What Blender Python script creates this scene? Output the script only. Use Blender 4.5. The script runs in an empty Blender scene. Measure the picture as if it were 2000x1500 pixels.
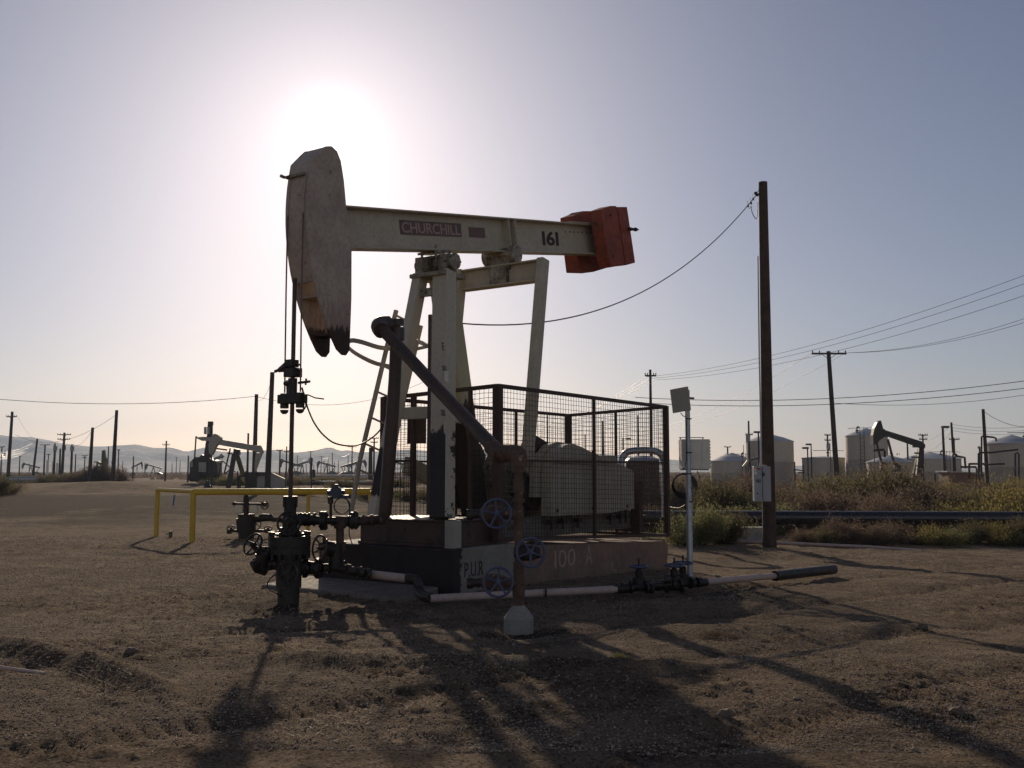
import bpy, bmesh, math, random
import numpy as np
from mathutils import Vector, Matrix
random.seed(7); RNG = np.random.default_rng(7)
sc = bpy.context.scene
COL = sc.collection
# ------------------------------------------------------------------ camera
F = 1900.0; PITCH = math.atan(170 / F); H = 1.6
cp, sp = math.cos(PITCH), math.sin(PITCH)
cam = bpy.data.cameras.new('camera'); camo = bpy.data.objects.new('camera', cam); COL.objects.link(camo)
cam.sensor_width = 36; cam.lens = F / 2000 * 36; cam.clip_start = 0.05; cam.clip_end = 9000
camo.location = (0, 0, H); camo.rotation_euler = (math.pi / 2 + PITCH, 0, 0)
sc.camera = camo
def ray(px, py):
    a = (px - 1000) / F; b = (750 - py) / F
    return Vector((a, cp - b * sp, sp + b * cp))
SUN = ray(650, 262).normalized()
ELEV = math.asin(SUN.z); AZ = math.atan2(SUN.x, SUN.y)
# ------------------------------------------------------------------ world
w = bpy.data.worlds.new('World'); sc.world = w; w.use_nodes = True
nt = w.node_tree; nt.nodes.clear()
out = nt.nodes.new('ShaderNodeOutputWorld'); bg = nt.nodes.new('ShaderNodeBackground')
sky = nt.nodes.new('ShaderNodeTexSky'); sky.sky_type = 'NISHITA'; sky.sun_disc = False
sky.sun_elevation = ELEV; sky.sun_rotation = AZ; sky.altitude = 100
sky.air_density = 1.0; sky.dust_density = 0.7; sky.ozone_density = 2.0
hs = nt.nodes.new('ShaderNodeHueSaturation'); hs.inputs['Saturation'].default_value = 0.84
tint = nt.nodes.new('ShaderNodeMix'); tint.data_type = 'RGBA'; tint.blend_type = 'MULTIPLY'
tint.inputs[0].default_value = 1.0; tint.inputs[7].default_value = (1.035, 0.972, 1.08, 1)
nt.links.new(sky.outputs[0], hs.inputs['Color']); nt.links.new(hs.outputs[0], tint.inputs[6])
nt.links.new(tint.outputs[2], bg.inputs[0]); bg.inputs[1].default_value = 0.0635
# aureole: dusty air scatters a white glow round the sun
geo = nt.nodes.new('ShaderNodeTexCoord'); dt = nt.nodes.new('ShaderNodeVectorMath'); dt.operation = 'DOT_PRODUCT'
nt.links.new(geo.outputs['Generated'], dt.inputs[0]); dt.inputs[1].default_value = SUN
def wm(op, a, b):
    m = nt.nodes.new('ShaderNodeMath'); m.operation = op
    for i, q in ((0, a), (1, b)):
        if isinstance(q, (int, float)): m.inputs[i].default_value = q
        else: nt.links.new(q, m.inputs[i])
    return m.outputs[0]
dpos = wm('MAXIMUM', dt.outputs['Value'], 0.0)
glow = wm('ADD', wm('MULTIPLY', wm('POWER', dpos, 2600.0), 1.2), wm('ADD', wm('MULTIPLY', wm('POWER', dpos, 260.0), 0.22), wm('MULTIPLY', wm('POWER', dpos, 20.0), 0.19)))
# unseen fill glow added low in the sky opposite the sun, lifts camera-facing sides
sx_ = nt.nodes.new('ShaderNodeSeparateXYZ'); nt.links.new(geo.outputs['Generated'], sx_.inputs[0])
back = wm('POWER', wm('MAXIMUM', wm('MULTIPLY', dt.outputs['Value'], -1.0), 0.0), 1.3)
back = wm('MULTIPLY', back, wm('POWER', wm('SUBTRACT', 1.0, wm('ABSOLUTE', sx_.outputs[2], 0)), 1.5))
glow = wm('ADD', glow, wm('MULTIPLY', back, 0.55))
bg2 = nt.nodes.new('ShaderNodeBackground'); bg2.inputs[0].default_value = (1.0, 0.96, 0.90, 1); nt.links.new(glow, bg2.inputs[1])
add = nt.nodes.new('ShaderNodeAddShader'); nt.links.new(bg.outputs[0], add.inputs[0]); nt.links.new(bg2.outputs[0], add.inputs[1])
nt.links.new(add.outputs[0], out.inputs[0])
# ------------------------------------------------------------------ sun
sl = bpy.data.lights.new('sun', 'SUN'); sl.energy = 5.0; sl.angle = math.radians(0.6); sl.color = (1.0, 0.83, 0.62)
so = bpy.data.objects.new('sun', sl); COL.objects.link(so); so.rotation_euler = SUN.to_track_quat('Z', 'Y').to_euler()
so.location = (0, 0, 40)
sc.view_settings.view_transform = 'Standard'; sc.view_settings.look = 'None'
sc.view_settings.exposure = -0.38; sc.view_settings.gamma = 1; sc.view_settings.use_curve_mapping = False
sc.cycles.use_denoising = True; sc.cycles.max_bounces = 6; sc.cycles.volume_bounces = 0
sc.cycles.transparent_max_bounces = 8; sc.cycles.sample_clamp_indirect = 6

# ------------------------------------------------------------------ geometry helpers
def P(px, py, Y):
    d = ray(px, py); k = Y / d.y
    return Vector((d.x * k, Y, H + d.z * k))
def sstep(a, b, x):
    t = np.clip((np.asarray(x, float) - a) / (b - a), 0, 1); return t * t * (3 - 2 * t)
def gbase(x, y):
    x = np.asarray(x, float); y = np.asarray(y, float)
    z = 0.27 * (1 - sstep(6.2, 10.8, y))
    z = z - 0.2 * sstep(13, 20, y) * sstep(-3, 1, x) - 0.04 * sstep(16, 24, y) * (1 - sstep(-3, 1, x)) - 0.1 * sstep(30, 60, y)
    z = z + 0.5 * sstep(27, 52, y) * (1 - sstep(70, 160, y)) * (1 - sstep(-14, -5, x))
    z = z + 0.6 * np.exp(-(((x + 25) / 4.2) ** 2 + ((y - 61) / 3.0) ** 2))
    z = z + 0.35 * np.exp(-(((x + 36) / 9) ** 2 + ((y - 90) / 9.0) ** 2))
    z = z + 0.10 * np.exp(-((y - 9.2 - 0.1 * x) / 0.5) ** 2) * sstep(0.4, 1.5, x) * (1 - sstep(3.5, 5, x))
    z = z + 0.075 * np.exp(-(((y - 6.95 + 0.12 * (x - 0)) / 0.2) ** 2)) * sstep(-2.2, -1.5, x) * (1 - sstep(0.9, 1.6, x))
    z = z + 0.10 * np.exp(-(((y - 6.7 + 0.95 * (x + 2.8)) / 0.17) ** 2)) * (1 - sstep(-2.4, -1.8, x))
    return z
def gz(x, y): return float(gbase(x, y))
def G(px, py):
    d = ray(px, py); z = 0.0
    for i in range(12):
        k = (z - H) / d.z; z = gz(k * d.x, k * d.y)
    return Vector((k * d.x, k * d.y, z))
WX, WY = -2.66, 11.75
ua = math.radians(56); U = Vector((math.cos(ua), math.sin(ua), 0)); V = Vector((-math.sin(ua), math.cos(ua), 0)); Z = Vector((0, 0, 1))
W0 = Vector((WX, WY, 0))
def L(s, t, z): return W0 + U * s + V * t + Z * z
def LP(px, py, t):
    d = ray(px, py); k = (t + W0.dot(V)) / d.dot(V)
    return Vector((0, 0, H)) + d * k
def LS(p): q = p - W0; return q.dot(U), p.z

ORG = {}
class MB:
    def __init__(s): s.v = []; s.f = []; s.sm = []
    def add(s, vs, fs, smooth=False):
        n = len(s.v); s.v += [tuple(v) for v in vs]
        for f in fs: s.f.append([i + n for i in f]); s.sm.append(smooth)
        return s
    def hexa(s, p):
        return s.add(p, [(0, 3, 2, 1), (4, 5, 6, 7), (0, 1, 5, 4), (1, 2, 6, 5), (2, 3, 7, 6), (3, 0, 4, 7)])
    def box(s, c, hx, hy, hz):
        c = Vector(c); p = [c + a * hx + b * hy + d * hz for d in (-1, 1) for a, b in ((-1, -1), (1, -1), (1, 1), (-1, 1))]
        return s.hexa(p)
    def abox(s, c, sx, sy, sz): return s.box(c, Vector((sx / 2, 0, 0)), Vector((0, sy / 2, 0)), Vector((0, 0, sz / 2)))
    def lbox(s, s0, s1, t0, t1, z0, z1):
        return s.box(L((s0 + s1) / 2, (t0 + t1) / 2, (z0 + z1) / 2), U * (s1 - s0) / 2, V * (t1 - t0) / 2, Z * (z1 - z0) / 2)
    def bar(s, a, b, wd, hd, side=None):
        a = Vector(a); b = Vector(b); d = (b - a).normalized()
        side = Vector(side) if side is not None else (Z.cross(d) if abs(d.z) < .95 else Vector((1, 0, 0)))
        side = (side - d * side.dot(d)).normalized(); up = d.cross(side)
        p = [q + side * x * wd / 2 + up * y * hd / 2 for q in (a, b) for x, y in ((-1, -1), (1, -1), (1, 1), (-1, 1))]
        return s.hexa(p)
    def cyl(s, a, b, r0, r1=None, n=12, caps=True):
        a = Vector(a); b = Vector(b); r1 = r0 if r1 is None else r1; d = (b - a).normalized()
        x = d.orthogonal().normalized(); y = d.cross(x)
        vs = [q + (x * math.cos(2 * math.pi * i / n) + y * math.sin(2 * math.pi * i / n)) * r for q, r in ((a, r0), (b, r1)) for i in range(n)]
        s.add(vs, [(i, (i + 1) % n, n + (i + 1) % n, n + i) for i in range(n)], True)
        if caps: s.add(vs, [tuple(range(n))[::-1], tuple(range(n, 2 * n))])
        return s
    def tube(s, pts, r, n=8, closed=False):
        pts = [Vector(p) for p in pts]; m = len(pts); rs = r if isinstance(r, (list, tuple)) else [r] * m
        x = None; vs = []
        for i, p in enumerate(pts):
            a = pts[(i - 1) % m] if (i or closed) else p; b = pts[(i + 1) % m] if (i < m - 1 or closed) else p
            d = (b - a).normalized()
            if x is None: x = d.orthogonal().normalized()
            x = (x - d * x.dot(d)).normalized(); y = d.cross(x)
            vs += [p + (x * math.cos(2 * math.pi * k / n) + y * math.sin(2 * math.pi * k / n)) * rs[i] for k in range(n)]
        fs = []
        for i in range(m if closed else m - 1):
            j = (i + 1) % m
            for k in range(n): fs.append((i * n + k, i * n + (k + 1) % n, j * n + (k + 1) % n, j * n + k))
        s.add(vs, fs, True)
        if not closed: s.add(vs[:n] + vs[-n:], [tuple(range(n))[::-1], tuple(range(n, 2 * n))])
        return s
    def prism(s, poly, off):
        poly = [Vector(p) for p in poly]; off = Vector(off); n = len(poly)
        vs = poly + [p + off for p in poly]
        return s.add(vs, [tuple(range(n))[::-1], tuple(range(n, 2 * n))] + [(i, (i + 1) % n, n + (i + 1) % n, n + i) for i in range(n)])
    def lathe(s, c, prof, axis=Z, n=16, cap=True):
        c = Vector(c); axis = Vector(axis).normalized(); x = axis.orthogonal().normalized(); y = axis.cross(x); m = len(prof)
        for j in range(m - 1):
            (r0, h0), (r1, h1) = prof[j], prof[j + 1]
            vs = [c + axis * h + (x * math.cos(2 * math.pi * i / n) + y * math.sin(2 * math.pi * i / n)) * r for r, h in ((r0, h0), (r1, h1)) for i in range(n)]
            s.add(vs, [(i, (i + 1) % n, n + (i + 1) % n, n + i) for i in range(n)], abs(h1 - h0) > 1e-6)
        return s
    def bolts(s, c, axis, R, r, h, n):
        c = Vector(c); axis = Vector(axis).normalized(); x = axis.orthogonal().normalized(); y = axis.cross(x)
        for i in range(n):
            q = c + (x * math.cos(2 * math.pi * i / n) + y * math.sin(2 * math.pi * i / n)) * R
            s.cyl(q - axis * h, q + axis * h, r, n=6)
        return s
    def flange(s, c, axis, R, th, nb=8):
        axis = Vector(axis).normalized(); c = Vector(c)
        s.cyl(c - axis * th / 2, c + axis * th / 2, R, n=20)
        return s.bolts(c, axis, R * .8, R * .11, th * .95, nb)
    def build(s, name, m, parent=None, bevel=0):
        me = bpy.data.meshes.new(name); org = ORG.get(parent.name, Vector((0, 0, 0))) if parent else Vector((0, 0, 0))
        vs = [(v[0] - org.x, v[1] - org.y, v[2] - org.z) for v in s.v]
        me.from_pydata(vs, [], s.f); me.polygons.foreach_set('use_smooth', s.sm)
        me.materials.append(m); me.update()
        o = bpy.data.objects.new(name, me); COL.objects.link(o)
        if parent: o.parent = parent; ORG[o.name] = org
        if bevel:
            b = o.modifiers.new('bevel', 'BEVEL'); b.width = bevel; b.segments = 2; b.limit_method = 'ANGLE'; b.angle_limit = math.radians(40)
        return o
def thing(name, loc, label, cat, group=None):
    o = bpy.data.objects.new(name, None); COL.objects.link(o); o.location = loc; o.empty_display_size = .2
    ORG[o.name] = Vector(loc); o['label'] = label; o['category'] = cat
    if group: o['group'] = group
    return o
def tag(o, label, cat, group=None, kind=None):
    if label: o['label'] = label
    if cat: o['category'] = cat
    if group: o['group'] = group
    if kind: o['kind'] = kind
    return o
def arc(c, ax, ay, r, a0, a1, n): return [Vector(c) + ax * r * math.cos(a0 + (a1 - a0) * i / n) + ay * r * math.sin(a0 + (a1 - a0) * i / n) for i in range(n + 1)]

# ------------------------------------------------------------------ materials
def newmat(name):
    m = bpy.data.materials.new(name); m.use_nodes = True; n = m.node_tree; b = n.nodes['Principled BSDF']; return m, n, b
def rgba(c): return (c[0], c[1], c[2], 1)
def noise(n, scale, detail=4, rough=.6, vec=None):
    t = n.nodes.new('ShaderNodeTexNoise'); t.inputs['Scale'].default_value = scale; t.inputs['Detail'].default_value = detail; t.inputs['Roughness'].default_value = rough
    if vec is not None: n.links.new(vec, t.inputs['Vector'])
    return t.outputs[0]
def ramp(n, src, a, b):
    r = n.nodes.new('ShaderNodeMapRange'); r.inputs[1].default_value = a; r.inputs[2].default_value = b; n.links.new(src, r.inputs[0]); return r.outputs[0]
def mixc(n, fac, c1, c2, mode='MIX'):
    m = n.nodes.new('ShaderNodeMix'); m.data_type = 'RGBA'; m.blend_type = mode
    if isinstance(fac, (int, float)): m.inputs[0].default_value = fac
    else: n.links.new(fac, m.inputs[0])
    for i, c in ((6, c1), (7, c2)):
        if isinstance(c, (tuple, list)): m.inputs[i].default_value = rgba(c)
        else: n.links.new(c, m.inputs[i])
    return m.outputs[2]
def mth(n, op, a, b=None):
    m = n.nodes.new('ShaderNodeMath'); m.operation = op
    for i, q in ((0, a), (1, b)):
        if q is None: continue
        if isinstance(q, (int, float)): m.inputs[i].default_value = q
        else: n.links.new(q, m.inputs[i])
    return m.outputs[0]
def bump(n, b, h, st, dist=.01):
    u = n.nodes.new('ShaderNodeBump'); u.inputs['Strength'].default_value = st; u.inputs['Distance'].default_value = dist
    n.links.new(h, u.inputs['Height']); n.links.new(u.outputs[0], b.inputs['Normal'])
def wpos(n): return n.nodes.new('ShaderNodeNewGeometry').outputs['Position']
def mat(name, c1, c2=None, scale=6, rough=.6, metal=0, bst=.2, spots=None, sth=.6, sscale=9, dirt=.25):
    m, n, b = newmat(name); pos = wpos(n)
    c2 = c2 or tuple(x * .75 for x in c1)
    col = mixc(n, ramp(n, noise(n, scale, 5, .6, pos), .35, .68), c1, c2)
    col = mixc(n, mth(n, 'MULTIPLY', ramp(n, noise(n, scale * 6, 4, .7, pos), .45, .75), dirt), col, tuple(x * .45 for x in c2))
    if spots:
        col = mixc(n, ramp(n, noise(n, sscale, 6, .7, pos), sth, sth + .05), col, spots)
    n.links.new(col, b.inputs['Base Color'])
    n.links.new(ramp(n, noise(n, scale * 3, 3, .6, pos), -1.2 + rough, .9 + rough) if False else ramp(n, noise(n, scale * 3, 3, .6, pos), .2, .8), b.inputs['Roughness'])
    mr = b.inputs['Roughness'].links[0].from_node; mr.inputs[3].default_value = max(.05, rough - .14); mr.inputs[4].default_value = min(1, rough + .16)
    b.inputs['Metallic'].default_value = metal
    if bst: bump(n, b, noise(n, scale * 9, 5, .65, pos), bst, .006)
    return m
def zstain(m, zt, amp=.35, col=(.024, .018, .014), nscale=3.0, lo=None, stretch=True, face=None):
    """old grease: everything below a ragged line"""
    n = m.node_tree; b = n.nodes['Principled BSDF']; src = b.inputs['Base Color'].links[0].from_socket; pos = wpos(n)
    sx = n.nodes.new('ShaderNodeSeparateXYZ'); n.links.new(pos, sx.inputs[0])
    mp = n.nodes.new('ShaderNodeMapping'); mp.inputs['Scale'].default_value = (4, 4, .8) if stretch else (1, 1, 1); n.links.new(pos, mp.inputs[0])
    z = mth(n, 'ADD', sx.outputs[2], mth(n, 'MULTIPLY', mth(n, 'SUBTRACT', noise(n, nscale, 5, .7, mp.outputs[0]), .5), amp * 2))
    f = ramp(n, z, zt + .04, zt)
    if lo is not None: f = mth(n, 'MULTIPLY', f, ramp(n, z, lo, lo + .03))
    if face is not None:
        dn = n.nodes.new('ShaderNodeVectorMath'); dn.operation = 'DOT_PRODUCT'; n.links.new(n.nodes.new('ShaderNodeNewGeometry').outputs['True Normal'], dn.inputs[0]); dn.inputs[1].default_value = face
        sp_b = mth(n, 'GREATER_THAN', noise(n, 2.2, 6, .75, pos), .60)
        f = mth(n, 'MULTIPLY', f, mth(n, 'MAXIMUM', mth(n, 'GREATER_THAN', dn.outputs['Value'], .5), sp_b))
    n.links.new(mixc(n, f, src, col), b.inputs['Base Color'])
    return m
PAINT = (.52, .455, .345)
M = {}
M['paint'] = mat('cream_paint', PAINT, (.42, .365, .27), 2.5, .55, 0, .25, (.10, .05, .03), .66, 7, .35)
M['head'] = zstain(zstain(mat('head_paint', (.50, .40, .32), (.38, .29, .235), 3, .55, 0, .3, (.16, .07, .045), .63, 5, .5), 3.55, 1.5, (.36, .25, .19), 5), 3.38, .2, (.06, .032, .024), 4)
M['leg'] = zstain(mat('leg_paint', PAINT, (.50, .44, .34), 3, .55, 0, .25, (.10, .05, .03), .66, 7, .35), 2.15, .35, face=-U)
M['rearleg'] = zstain(mat('rear_leg_paint', (.50, .45, .28), (.42, .37, .23), 3, .55, 0, .25), 2.6, .3)
M['farleg'] = zstain(mat('far_leg_paint', (.55, .50, .40), (.47, .42, .33), 3, .55, 0, .25), 1.9, .15, lo=1.22)
M['saddle'] = mat('greasy_paint', (.42, .37, .28), (.12, .085, .055), 5, .5, 0, .4, (.05, .03, .02), .56, 8, .5)
M['orange'] = mat('orange_paint', (.34, .068, .028), (.22, .045, .022), 2.2, .7, 0, .6, (.07, .032, .02), .60, 5, .6)
M['black'] = mat('black_iron', (.035, .028, .024), (.022, .018, .016), 6, .5, .3, .4, (.09, .045, .025), .64, 14, .4)
M['dark'] = mat('dark_iron', (.05, .04, .034), (.03, .025, .02), 6, .5, .2, .4, (.12, .055, .03), .6, 14, .4)
M['brown'] = mat('brown_pipe', (.085, .05, .036), (.055, .034, .026), 5, .5, 0, .3, (.14, .07, .04), .66, 12, .4)
M['rust'] = mat('rust', (.145, .088, .06), (.09, .055, .04), 5, .8, 0, .8, (.40, .26, .18), .60, 9, .6)
M['redskid'] = mat('red_oxide', (.095, .045, .036), (.05, .03, .026), 4, .65, 0, .4, (.02, .016, .014), .6, 5, .4)
M['cage'] = mat('cage_iron', (.07, .038, .028), (.05, .03, .022), 6, .7, 0, .3)
M['wiremesh'] = mat('mesh_wire', (.035, .025, .02), (.03, .02, .018), 6, .6, .3, 0)
M['blue'] = mat('blue_paint', (.075, .085, .16), (.06, .065, .11), 9, .5, 0, .3, (.10, .08, .10), .62, 16, .3)
M['pink'] = mat('pale_pipe', (.50, .38, .33), (.42, .31, .27), 4, .6, 0, .2, (.10, .07, .05), .68, 9, .4)
M['galv'] = mat('galvanised', (.42, .43, .45), (.34, .35, .37), 8, .45, .6, .15)
M['white'] = mat('white_paint', (.72, .68, .57), (.66, .62, .52), 4, .55, 0, .1)
M['boxgrey'] = mat('grey_box', (.33, .335, .355), (.29, .295, .31), 4, .45, 0, .1)
M['beige'] = mat('beige_paint', (.44, .40, .31), (.36, .32, .25), 3, .55, 0, .2, (.12, .08, .05), .68, 7, .4)
M['wood'] = mat('pole_wood', (.075, .042, .025), (.045, .028, .018), 5, .8, 0, .6)
M['darkwood'] = mat('dark_wood', (.055, .04, .032), (.04, .03, .024), 3, .8, 0, 0)
M['yellow'] = mat('yellow_paint', (.62, .42, .03), (.52, .34, .025), 5, .45, 0, .2, (.15, .08, .03), .7, 12, .4)
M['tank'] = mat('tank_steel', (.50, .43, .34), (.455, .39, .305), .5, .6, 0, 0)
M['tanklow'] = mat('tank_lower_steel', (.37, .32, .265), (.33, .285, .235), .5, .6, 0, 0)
M['roof'] = mat('tank_roof', (.45, .45, .47), (.40, .40, .42), 1, .45, .3, 0)
M['farcream'] = mat('far_pale_paint', (.38, .345, .29), (.32, .29, .245), 1, .6, 0, 0)
M['fargreen'] = mat('far_green_paint', (.13, .13, .05), (.10, .10, .04), 1, .6, 0, 0)
M['wire'] = mat('cable', (.03, .028, .028), None, 4, .5, .2, 0)
M['alwire'] = mat('bright_cable', (.5, .5, .5), None, 4, .3, .8, 0)
M['sign'] = mat('dark_plate', (.17, .095, .075), (.13, .075, .06), 6, .5, 0, .1)
M['signtext'] = mat('plate_letters', (.42, .30, .26), (.36, .25, .21), 20, .6, 0, .1)
M['stencil'] = mat('stencil_paint', (.03, .025, .022), (.05, .04, .035), 30, .7, 0, 0)
M['chalk'] = mat('chalk_letters', (.46, .35, .27), (.27, .18, .14), 26, .8, 0, 0)
M['red'] = mat('red_sticker', (.45, .04, .025), None, 4, .5, 0, 0)
M['cyan'] = mat('blue_ribbon', (.03, .13, .35), None, 4, .5, 0, 0)
M['pipeline'] = mat('pipeline_steel', (.03, .022, .026), (.02, .016, .02), 1.2, .30, 0, .0)
M['pipeline'].node_tree.nodes['Principled BSDF'].inputs['Specular IOR Level'].default_value = .6
M['conc'] = mat('pale_concrete', (.33, .31, .28), (.25, .235, .21), 5, .85, 0, .4, (.06, .05, .04), .66, 9, .4)
M['rock'] = mat('rock_brown', (.20, .145, .105), (.13, .095, .07), 20, .9, 0, .5)
M['olive'] = mat('olive_box', (.06, .055, .02), None, 3, .6, 0, 0)
def concrete_mat(name, c1, c2, stain_s):
    m = mat(name, c1, c2, 2.2, .85, 0, .5, (.05, .04, .035), .66, 6, .45)
    n = m.node_tree; b = n.nodes['Principled BSDF']; src = b.inputs['Base Color'].links[0].from_socket; pos = wpos(n)
    dp = n.nodes.new('ShaderNodeVectorMath'); dp.operation = 'DOT_PRODUCT'; n.links.new(pos, dp.inputs[0]); dp.inputs[1].default_value = U
    s = mth(n, 'SUBTRACT', dp.outputs['Value'], W0.dot(U))
    s = mth(n, 'ADD', s, mth(n, 'MULTIPLY', mth(n, 'SUBTRACT', noise(n, 6, 6, .7, pos), .5), .35))
    oil = mixc(n, ramp(n, noise(n, 9, 6, .75, pos), .66, .69), (.028, .020, .017), (.30, .27, .24))
    n.links.new(mixc(n, ramp(n, s, stain_s, stain_s + .03), oil, src), b.inputs['Base Color'])
    return m
M['fconc'] = concrete_mat('oily_concrete', (.26, .24, .21), (.20, .18, .155), 1.93)
M['rconc'] = mat('reddish_concrete', (.26, .165, .12), (.18, .12, .092), 1.6, .85, 0, .5, (.28, .22, .18), .63, 4, .45)

# ground
def ground_mat():
    m, n, b = newmat('gravel_ground'); pos = wpos(n)
    big = noise(n, .35, 5, .6, pos); mid = noise(n, 3.0, 6, .65, pos)
    col = mixc(n, ramp(n, big, .38, .62), (.315, .225, .150), (.44, .33, .228))
    col = mixc(n, ramp(n, mid, .40, .66), col, (.20, .142, .096))
    col = mixc(n, mth(n, 'MULTIPLY', ramp(n, noise(n, .9, 7, .72, pos), .50, .60), .62), col, (.115, .082, .058))
    col = mixc(n, mth(n, 'MULTIPLY', ramp(n, noise(n, 1.7, 7, .75, pos), .58, .66), .55), col, (.50, .40, .29))
    vo = n.nodes.new('ShaderNodeTexVoronoi'); vo.inputs['Scale'].default_value = 75; n.links.new(pos, vo.inputs['Vector'])
    sh = n.nodes.new('ShaderNodeSeparateColor'); n.links.new(vo.outputs['Color'], sh.inputs[0])
    col = mixc(n, mth(n, 'MULTIPLY', ramp(n, sh.outputs[0], .62, 1.0), .8), col, (.42, .35, .28))
    col = mixc(n, mth(n, 'MULTIPLY', ramp(n, sh.outputs[1], .6, 1.0), .75), col, (.035, .026, .02))
    # oil-soaked soil round the wellhead and under the valves
    for (ox, oy, orad) in ((-2.66, 11.6, .95), (3.1, 12.7, .8), (.1, 9.6, .5)):
        dv = n.nodes.new('ShaderNodeVectorMath'); dv.operation = 'DISTANCE'; n.links.new(pos, dv.inputs[0]); dv.inputs[1].default_value = (ox, oy, 0)
        dd = mth(n, 'ADD', dv.outputs['Value'], mth(n, 'MULTIPLY', mth(n, 'SUBTRACT', noise(n, 2.5, 6, .7, pos), .5), 1.6))
        col = mixc(n, mth(n, 'MULTIPLY', ramp(n, dd, orad, orad * .55), .75), col, (.045, .034, .027))
    # bank at the left: slope shade painted in as a darker soil colour
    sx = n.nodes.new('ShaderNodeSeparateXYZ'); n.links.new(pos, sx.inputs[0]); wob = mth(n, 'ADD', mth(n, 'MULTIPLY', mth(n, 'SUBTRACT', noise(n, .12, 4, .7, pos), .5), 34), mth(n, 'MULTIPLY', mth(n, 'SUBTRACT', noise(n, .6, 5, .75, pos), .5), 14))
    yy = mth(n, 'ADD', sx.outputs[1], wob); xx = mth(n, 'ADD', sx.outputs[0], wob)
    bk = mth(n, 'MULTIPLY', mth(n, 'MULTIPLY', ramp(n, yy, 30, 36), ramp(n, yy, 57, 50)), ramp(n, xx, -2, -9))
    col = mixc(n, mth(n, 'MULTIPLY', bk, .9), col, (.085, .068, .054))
    n.links.new(col, b.inputs['Base Color']); b.inputs['Roughness'].default_value = 1.0; b.inputs['Specular IOR Level'].default_value = .05
    v2 = n.nodes.new('ShaderNodeTexVoronoi'); v2.inputs['Scale'].default_value = 48; n.links.new(pos, v2.inputs['Vector'])
    h = mth(n, 'ADD', mth(n, 'MULTIPLY', v2.outputs['Distance'], -.5), mth(n, 'MULTIPLY', noise(n, 24, 8, .8, pos), 1.7))
    h = mth(n, 'ADD', h, mth(n, 'MULTIPLY', noise(n, 5, 6, .7, pos), 2.5))
    bump(n, b, h, 1.0, .06)
    return m
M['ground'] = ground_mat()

# ------------------------------------------------------------------ ground sheet
def vnoise(x, y, sc_, seed):
    x = x * sc_ + seed * 17.3; y = y * sc_ + seed * 9.1
    xi = np.floor(x).astype(np.int64); yi = np.floor(y).astype(np.int64); fx = x - xi; fy = y - yi
    fx = fx * fx * (3 - 2 * fx); fy = fy * fy * (3 - 2 * fy)
    def h(a, b):
        n = (a * 374761393 + b * 668265263 + seed * 974711) & 0x7fffffff
        n = ((n ^ (n >> 13)) * 1274126177) & 0x7fffffff
        return ((n ^ (n >> 16)) & 0xffff) / 65535.0
    return (h(xi, yi) * (1 - fx) + h(xi + 1, yi) * fx) * (1 - fy) + (h(xi, yi + 1) * (1 - fx) + h(xi + 1, yi + 1) * fx) * fy
def fbm(x, y, sc_, seed, o=4):
    r = 0; a = 1; t = 0
    for i in range(o): r = r + a * vnoise(x, y, sc_ * 2 ** i, seed + i); t += a; a *= .55
    return r / t - .5
def make_ground():
    def axis(core0, core1, step, ex, lim0, lim1, ref):
        a = list(np.arange(core0, core1, step)); x = core1
        while x < lim1: a.append(x); x += step * (abs(x) / ref) ** ex
        a.append(lim1); b = []; x = core0
        while x > lim0: x -= step * max(1, (abs(x) / ref)) ** ex if ref == abs(core0) else step * 4; b.append(x)
        return np.array(b[::-1] + a)
    xp = [0.0]
    while xp[-1] < 3200: xp.append(xp[-1] + .038 * max(1, xp[-1] / 6.5) ** 1.45)
    xp[-1] = 3200; xs = np.array([-q for q in xp[:0:-1]] + xp)
    yb = [4.6]
    while yb[-1] > -60: yb.append(yb[-1] - .05 * max(1, (6 - yb[-1])) ** 1.3)
    yf = [4.6]
    while yf[-1] < 3150: yf.append(yf[-1] + .026 * (yf[-1] / 4.6) ** 1.28)
    yf[-1] = 3150; ys = np.array(yb[:0:-1] + yf)
    X, Y = np.meshgrid(xs, ys); Zb = gbase(X, Y)
    R = np.hypot(X, Y)
    Zb = Zb + fbm(X, Y, .25, 3) * .16 * (1 - sstep(60, 160, R) * .0) * sstep(0, 1, 1) * .6
    Zb = Zb + fbm(X, Y, 1.4, 11) * .05
    near = 1 - sstep(25, 60, R)
    rg = fbm(X, Y, .5, 50); patch = sstep(-.02, .14, rg)
    Zb = Zb + near * fbm(X, Y, 7, 21, 4) * (.016 + .042 * patch)
    Zb = Zb + near * np.maximum(fbm(X, Y, 15, 31, 3) - .06, 0) * .10 * (.25 + patch)
    # tyre tracks
    tr = (X * .8 + Y * .6); al = (-X * .6 + Y * .8)
    for c0 in (5.2, 3.4, 7.4, 9.1):
        m = np.exp(-((al - c0) / .16) ** 2) * near
        Zb = Zb - m * (.035 + .016 * np.sin(tr * 2 * math.pi / .12))
    return xs, ys, X, Y, Zb
xs, ys, GX, GY, GZ = make_ground()
def gsurf(x, y):
    i = min(max(int(np.searchsorted(xs, x)), 0), len(xs) - 1); j = min(max(int(np.searchsorted(ys, y)), 0), len(ys) - 1)
    return float(GZ[j, i])
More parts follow.
